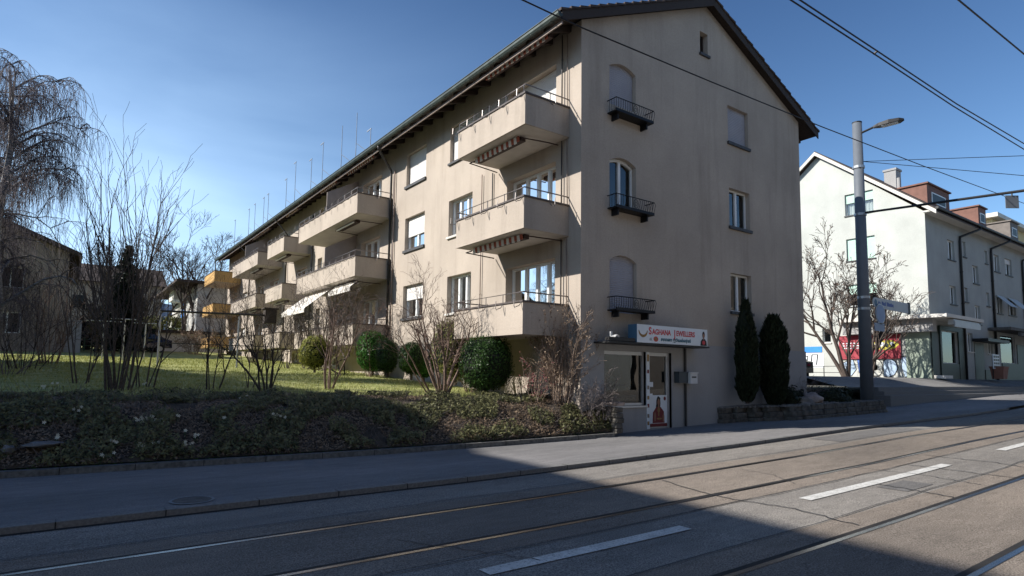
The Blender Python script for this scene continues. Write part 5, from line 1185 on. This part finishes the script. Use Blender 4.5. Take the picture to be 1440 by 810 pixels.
# hedge-like undergrowth at the back of the lawn
def hedge(label, x0, x1, y, h, material, n, name='hedge'):
    e = thing(name, label, 'hedge', ((x0 + x1) / 2, y, lawnz(y))); mb = MB()
    for i in range(n):
        x = U(x0, x1); hh = h * (.75 + .3 * noise.noise(Vector((x * .8, y, 0)))); z = lawnz(y) + hh * R() ** .7; leafq(mb, Vector((x, y + U(-.6, .6), z)), U(.08, .16))
    mb.build('foliage', material, e); mb = MB()
    k = int((x1 - x0) / .3)
    for i in range(k): x = x0 + i * .3; mb.tube([(x, y, lawnz(y) - .2), (x + U(-.2, .2), y + U(-.2, .2), lawnz(y) + h * .8)], [.03, .01], 4)
    mb.build('stem', m_barkd, e)['kind'] = 'stuff'
hedge('dark evergreen hedge behind the green garden fence', -.2, 5.5, 56, 2.6, m_pine, 5200)
hedge('dark hedge behind the pale garage', 3, 14, 66, 4.2, m_boxo, 5200)
e = thing('garden_fence', 'green post fence at the back of the lawn', 'fence', (1, 52, lawnz(52)), None)
mb = MB()
for z in (.35, .8): mb.box(-.1, 3.6, 52.0, 52.03, lawnz(52) + z, lawnz(52) + z + .05)
mb.build('rail', m_fence, e)
for i in range(9): mb = MB(); x = .0 + i * .42; mb.box(x, x + .09, 51.95, 51.99, lawnz(52), lawnz(52) + 1.0); mb.build('post', m_fence, e)
# white metal frames on the lawn
def clothes_post(label, p, h, w):
    e = thing('clothes_post', label, 'clothes post', p, 'clothes drying posts on the lawn'); mb = MB(); mb.tube([p, p + Vector((0, 0, h))], .035, 6); mb.build('post', m_steel, e)
    mb = MB(); mb.tube([p + Vector((-w, 0, h)), p + Vector((w, 0, h))], .025, 6); mb.build('crossbar', m_steel, e)
clothes_post('T-shaped clothes post left of the tall shrub stems', gp(143, 505, 20), 1.9, .75); clothes_post('T-shaped clothes post seen between the tall shrub stems', gp(172, 507, 20), 2., .6); clothes_post('T-shaped clothes post before the dark blue car', gp(202, 506, 20), 1.9, .6)
p1 = gp(221, 517, 20); p2 = hit(328, 512, 1, p1.y + 1); 
cf = thing('carpet_frame', 'large steel carpet-beating frame with a long dark top bar on the lawn', 'frame', p1); zt = hit(222, 437, 1, p1.y)[2]
for p in (p1, Vector((p2.x, p1.y + .3, lawnz(p1.y)))): mb = MB(); mb.tube([p, Vector((p.x, p.y, zt))], .04, 6); mb.build('post', m_steel, cf)
mb = MB(); mb.tube([(p1.x - .02, p1.y, zt), hit(385, 444, 1, p1.y + .5)], .045, 6); mb.build('top_bar', m_black, cf)
mb = MB(); z = lawnz(p1.y) + 1.0; mb.tube([(p1.x, p1.y, z), (p2.x + 1.5, p1.y + .3, z)], .02, 5); mb.build('wire', m_black, cf)
q = hit(378, 442, 1, p1.y + .5); nb_ = thing('nest_box', 'dark wooden box hanging at the end of the carpet frame bar', 'nest box', q); mb = MB(); mb.box(q.x - .2, q.x + .3, q.y - .2, q.y + .2, q.z - .42, q.z + .22); mb.build('box_body', m_woodd, nb_); mb = MB(); mb.box(q.x - .27, q.x + .37, q.y - .27, q.y + .27, q.z + .221, q.z + .28); mb.build('lid', m_woodd, nb_)

# clipped bushes
def topiary(name, label, c, r, material, n, leaf=.045, group='clipped evergreen bushes along the block', nz_=.12, seed=0):
    e = thing(name, label, 'bush', (c[0], c[1], c[2] - r[2]), group); mb = MB(); c = Vector(c)
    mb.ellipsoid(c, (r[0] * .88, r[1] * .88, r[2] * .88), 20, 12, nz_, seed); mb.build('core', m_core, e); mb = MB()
    for i in range(n):
        d = rv().normalized()
        k = (1 + nz_ * noise.noise(d * 1.7 + Vector((seed,) * 3))) * U(.86, 1.04) * (1 + .05 * noise.noise(d * 6 + Vector((seed,) * 3)))
        leafq(mb, c + Vector((d.x * r[0] * k, d.y * r[1] * k, d.z * r[2] * k)), leaf * U(.6, 1.3), d)
    mb.build('foliage', material, e); mb = MB(); mb.tube([c - Vector((0, 0, r[2] + .15)), c - Vector((0, 0, r[2] * .3))], [.05, .03], 6); mb.build('trunk', m_bark, e); return e
def top_at(name, label, x0, x1, y0, y1, Y, material, n, leaf, seed):
    cx_, cy_ = (x0 + x1) / 2, (y0 + y1) / 2; c = hit(cx_, cy_, 1, Y); a = hit(x0, cy_, 1, Y); b = hit(x1, cy_, 1, Y); t = hit(cx_, y0, 1, Y); d = hit(cx_, y1, 1, Y)
    rx = (b - a).length / 2 * .86; topiary(name, label, c, (rx, rx, (t - d).length / 2), material, n, leaf, seed=seed)
top_at('box_ball', 'big dark green clipped ball beside the pink-blossomed shrub', 647, 722, 470, 553, 13.6, m_box, 9000, .03, 1)
top_at('box_bush', 'tall olive-green bush behind the wide fruit tree', 606, 676, 446, 535, 16.0, m_boxo, 7000, .035, 2)
top_at('box_bush', 'small clipped ball, second from the left of the row under the balcony', 527, 562, 474, 525, 20.2, m_box, 5000, .03, 3)
top_at('laurel_bush', 'bright green laurel bush beside the small clipped ball', 499, 550, 466, 522, 22.6, m_laurel, 4200, .06, 4)
top_at('box_bush', 'olive clipped bush left of the fruit tree trunk', 560, 598, 480, 528, 18.2, m_box, 4500, .035, 5)
top_at('laurel_bush', 'small bright laurel between the two olive bushes', 580, 612, 494, 531, 18.2, m_laurel, 2600, .055, 6)
top_at('golden_bush', 'yellow-green round bush left of the row under the creeper', 417, 470, 471, 519, 25, m_boxy, 6000, .04, 7)

# stone bed with columnar conifers
random.seed(33)
bz = .62
bed = thing('stone_bed', 'low dark stone-walled planting bed along the foot of the gable', 'planter', (20, 11.3, .2))
mb = MB()
def rockbox(mb, c, s, sd):
    base = len(mb.v); pts = [(-1, -1, -1), (1, -1, -1), (1, 1, -1), (-1, 1, -1), (-1, -1, 1), (1, -1, 1), (1, 1, 1), (-1, 1, 1)]
    mb.hexa([(c[0] + p[0] * s[0] * U(.8, 1), c[1] + p[1] * s[1] * U(.8, 1), c[2] + p[2] * s[2] * U(.8, 1)) for p in pts])
xb0, xb1 = 16.15, 24.9
def bedfront(x): return 11.25 - .9 * ss((x - xb0) / 3) + .0 * x
x = xb0
while x < xb1:
    w = U(.35, .8); zz = walkz(x, 11) - .05
    for r in range(3):
        rockbox(mb, (x + w / 2 + U(-.05, .05), bedfront(x) + .2 + r * .05, zz + .09 + r * .17), (w / 2 + .02, .22, .095), r)
    x += w
o = mb.build('stone_wall', m_stone, bed); mod = o.modifiers.new('b', 'BEVEL'); mod.width = .025; mod.segments = 2
mb = MB(); k = 24
for i in range(k):
    a = xb0 + .05 + (xb1 - xb0) * i / k; b = xb0 + .05 + (xb1 - xb0) * (i + 1) / k; za = walkz(a, 11) + .43; zb_ = walkz(b, 11) + .43
    mb.quad((a, bedfront(a) + .25, za), (b, bedfront(b) + .25, zb_), (b, GY - .03 if b < XR else 14, zb_ + .05), (a, GY - .03 if a < XR else 14, za + .05))
mb.quad((xb0 + .05, bedfront(xb0) + .1, 0), (xb0 + .05, GY, 0), (xb0 + .05, GY, .65), (xb0 + .05, bedfront(xb0) + .1, .6)); mb.build('bed_soil', m_soil, bed)
mb = MB()
for i in range(900): x = U(xb0 + .1, 22); y = U(bedfront(x) + .15, GY - .05); rockbox(mb, (x, y, walkz(x, 11) + .46), (U(.02, .05), U(.02, .05), U(.015, .04)), 0)
o = mb.build('pebbles', m_rock); tag(o, 'grey pebbles covering the bed under the dark columnar conifers', 'pebbles', kind='stuff')
def column(label, x, y, z0, H, r, seed, split=False):
    e = thing('columnar_conifer', label, 'tree', (x, y, z0), 'dark columnar conifers by the gable'); mb = MB(); mb.tube([(x, y, z0 - .1), (x, y, z0 + H * .8)], [.07, .02], 6); mb.build('trunk', m_barkd, e)
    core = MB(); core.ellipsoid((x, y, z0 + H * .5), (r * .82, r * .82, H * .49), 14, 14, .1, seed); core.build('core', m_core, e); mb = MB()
    for i in range(13000):
        t = R(); a = U(0, 2 * PI); prof = (min(1., (t + .05) * 5) ** .5) * (min(1., (1.02 - t) * (4.5 if split else 2.4)) ** .6)
        k = r * prof * (.88 + .22 * noise.noise(Vector((math.cos(a) * 1.8, math.sin(a) * 1.8, t * 9 + seed))) + .14 * noise.noise(Vector((math.cos(a) * 5, math.sin(a) * 5, t * 22 + seed)))) * U(.82, 1.06)
        z = z0 + t * H + (U(0, .12) if t > .9 else 0)
        if split and t > .84 and abs(math.cos(a)) < .25: z -= .3
        p = Vector((x + math.cos(a) * k, y + math.sin(a) * k, z)); s = U(.03, .06) * (1.8 if R() < .07 else 1); up = Vector((math.cos(a) * .45, math.sin(a) * .45, 1)) + rv(.15); b = rv().normalized()
        w = up.cross(b).normalized() * s * .35; mb.quad(p - w, p - up * s, p + w, p + up * s * 1.4)
    mb.build('foliage', m_thuja, e)
c1 = hit(1051, 562, 1, 10.95); c2 = hit(1090, 567, 1, 10.95)
H1 = hit(1051, 427, 1, 10.95)[2]; H2 = hit(1090, 447, 1, 10.95)[2]
column('left and taller of the two dark columnar conifers by the gable', c1.x, 10.95, c1.z - .02, H1 - c1.z, .36 * .95, 1)
column('right and broader of the two dark columnar conifers by the gable', c2.x, 10.95, c2.z - .02, H2 - c2.z, .43 * 1.0, 9, True)
# boulders and low juniper at the bed's right end
def boulder(label, c, r, material, sd, name='boulder', group=None):
    mb = MB(); mb.ellipsoid(c, r, 22, 14, .45, sd); o = mb.build(name, material, smooth=True); tag(o, label, 'rock', group); return o
def onbed(px, py, y=10.9): return hit(px, py, 1, y)
c = onbed(1142, 562); boulder('pale reddish boulder among the low junipers at the end of the bed', c, (.36, .3, .24), m_rockw, 2.2)
c = onbed(1128, 566); boulder('dark rounded boulder right of the broader columnar conifer', c, (.4, .3, .2), m_rock, 4.2)
def lowbush(label, c, r, n, material, leaf=.05, name='low_juniper'):
    e = thing(name, label, 'bush', c); mb = MB(); c = Vector(c)
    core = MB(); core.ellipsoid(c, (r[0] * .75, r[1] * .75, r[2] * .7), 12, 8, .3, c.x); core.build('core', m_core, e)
    for i in range(n): d = rv().normalized(); d.z = abs(d.z); k = U(.65, 1.08) * (1 + .35 * noise.noise(d * 2.5 + c)); leafq(mb, c + Vector((d.x * r[0] * k, d.y * r[1] * k, d.z * r[2] * k)), leaf * U(.5, 1.3), d)
    mb.build('foliage', material, e)
lowbush('dark spreading juniper at the right end of the stone bed', onbed(1165, 566, 11.4), (1.1, .7, .55), 4200, m_thuja)
lowbush('dark low juniper against the foot of the gable corner', onbed(1112, 566, 11.1), (.6, .35, .5), 2600, m_thuja)
shrub('low_shrub', 'bare frosty twigs above the boulders at the gable corner', onbed(1135, 560, 11.3), .75, .8, 12, dict(BUSHY, maxd=2), m_greyt, r0=.008, foot=.2)
# tree in front of the white building
random.seed(8)
tr = Vector((37.5, 17.6, 1.4)); LT = dict(wig=.12, up=.05, maxd=4, kids=[7, 5, 4, 3], ang=(.35, .8), len=(.45, .68), tip=.3, seg=6, tkd=1, rmin=.011, t0=.3)
shrub('street_tree', 'bare leaning tree spreading in front of the white corner building', tr, 6.4, .5, 4, LT, m_bark, 'tree', r0=.16, lean=(-.2, .3), foot=.15, leaves=(m_barkl, 1500, .05))
shrub('street_tree', 'smaller bare tree right behind the grey tram pole', tr + Vector((.6, -1.0, 0)), 5.6, .4, 3, LT, m_bark, 'tree', r0=.12, lean=(.0, -.25), foot=.1)

# bank: ivy, leaves, flowers, stones
random.seed(5)
def scatter(name, label, cat, n, material, zone, smin, smax, flat=.4, lift=.03):
    mb = MB()
    for i in range(n):
        x, y = zone(); z = bankz(x, y) + .004; c = noise.noise(Vector((x * 1.1, y * 1.1, 4)));
        p = Vector((x, y, z + U(0, lift) * (1 + 2 * max(0, c)))); leafq(mb, p, U(smin, smax), Vector((0, 0, 1)) * flat + Vector((0, -.5, .3)))
    return tag(mb.build(name, material), label, cat, kind='stuff')
def zb_():
    while True:
        x = U(-3, 11.25); y = ye(x) + .12 + U(0, 2.9) * (1 if x < 7 else .8)
        if y < 11.45 or x < 10.5: return x, y
def zpatch(s, th, sgn=1):
    def f():
        while True:
            x, y = zb_()
            if sgn * noise.noise(Vector((x * s, y * s, 7))) > th: return x, y
    return f
scatter('ivy', 'dark ivy leaves covering the sloping bank', 'ground cover', 52000, m_ivy, zpatch(1.3, -.08), .018, .05, lift=.13)
scatter('fallen_leaves', 'dry brown leaves lying on the sloping bank', 'leaf litter', 42000, m_dry, zpatch(.8, -.35, -1), .018, .038, .8, .05)
mb = MB()                                             # dead twigs on the bank
for i in range(2600):
    x, y = zb_(); p = Vector((x, y, bankz(x, y))); d = Vector((U(-1, 1), U(-1, .4), U(.2, 1.6))).normalized(); L = U(.08, .42)
    mb.tube([p, p + d * L * .5 + rv(.02), p + d * L + rv(.04)], [.004, .003, .002], 3, False)
tag(mb.build('dead_twigs', m_greyt), 'thin dead twigs and stalks sticking out of the bank', 'twigs', kind='stuff')
mb = MB()
for (px, py, n) in ((195, 600, 7), (207, 596, 8), (221, 601, 4), (163, 632, 3), (196, 636, 4), (215, 634, 3), (264, 635, 6), (275, 622, 3), (84, 623, 4), (70, 585, 2), (388, 592, 7), (393, 596, 4), (60, 602, 2), (252, 594, 2), (340, 566, 3), (150, 650, 4), (110, 585, 3), (310, 600, 2), (258, 616, 2), (205, 545, 4), (60, 552, 3), (75, 548, 2)):
    p = gp(px, py)
    for i in range(n):
        q = p + Vector((U(-.09, .09), U(-.07, .07), U(.08, .15))); mb.mi = 0
        for k in range(5): a = k * 2 * PI / 5; c, s = math.cos(a), math.sin(a); e_ = .028; n_ = Vector((c, s * .6 - .4, .5)); mb.quad(q, q + Vector((c - s * .5, -.3, s + c * .5)) * e_ * .6, q + Vector((c, -.35, s)) * e_ * 1.2, q + Vector((c + s * .5, -.3, s - c * .5)) * e_ * .6)
        mb.mi = 1; mb.tube([q, q - Vector((U(-.02, .02), 0, .16))], .003, 3, False)
tag(mb.build('white_flowers', [m_flower, m_laurel]), 'small clumps of white flowers on the shaded bank', 'flowers', kind='stuff')
c = gp(60, 632) ; o = boulder('flat pale grey stone slab lying low on the dark bank', c + Vector((0, 0, .08)), (.27, .16, .045), m_rock, 7.1, 'stone_slab'); c = gp(12, 638); boulder('small grey stone at the far left of the bank', c + Vector((0, 0, .06)), (.09, .09, .07), m_rock, 3.1)
c = gp(690, 616)
# retaining stones at the right end of the bank
rs = thing('retaining_wall', 'rough stone wall end holding the bank beside the shop window', 'wall', (11.3, 11.1, .1)); mb = MB(); random.seed(3)
for r in range(5):
    for j in range(3): rockbox(mb, (11.33 + U(-.03, .03), 10.98 + j * .2, .2 + r * .13), (.13, .11, .07), 0)
o = mb.build('stones', m_stone, rs); mod = o.modifiers.new('b', 'BEVEL'); mod.width = .02; mod.segments = 2
mb = MB(); rockbox(mb, (11.3, 11.18, .87), (.2, .34, .045), 0); mb.build('cap_stone', m_rockw, rs)
mb = MB(); mb.box(11.46, 11.475, 10.9, 11.46, .2, .22)
# grass blades on the lawn
random.seed(9); mb = MB()
for i in range(50000):
    t = R() ** 1.6; y = 13.4 + t * 26; x = U(-.065 * y - .5, 10.45); 
    if y < ye(x) + 2.2: continue
    z = bankz(x, y); s = U(.025, .06) * (1 + y * .02); a = U(0, PI); w = .006 * (1 + (y - 13) * .09); dx, dy = math.cos(a) * w, math.sin(a) * w; lx, ly = U(-.02, .02), U(-.02, .02)
    n = len(mb.v); mb.v += [(x - dx, y - dy, z), (x + dx, y + dy, z), (x + lx, y + ly, z + s)]; mb.f.append((n, n + 1, n + 2)); mb.m.append(0)
tag(mb.build('grass', m_grass), 'short green grass blades of the lawn', 'grass', kind='stuff')
# joints between the kerb stones and granite edging
for nm, yc, w, hh, xa, xb in (('kerb_joint', 8.04, .146, .073, -12, 30), ('edging_joint', None, .166, .103, -10, 11)):
    mb = MB(); x = xa
    while x < xb:
        y = yc if yc else ye(x) + .05; z = (r_(x) if yc else walkz(x, y)); mb.box(x, x + .012, y - w / 2, y + w / 2, z - .02, z + hh); x += 1.0
    o = struct(mb.build(nm, m_black))
# weeds and moss in the seam at the foot of the bank edging
mb = MB()
for i in range(1500):
    x = U(-3, 11); y = ye(x) + .14 + R() * .1; p = Vector((x, y, walkz(x, y) + .1 + R() * .03)); leafq(mb, p, U(.012, .03), Vector((0, -.4, 1)))
tag(mb.build('seam_weeds', m_laurel), 'small green weeds along the back of the bank edging', 'weeds', kind='stuff')
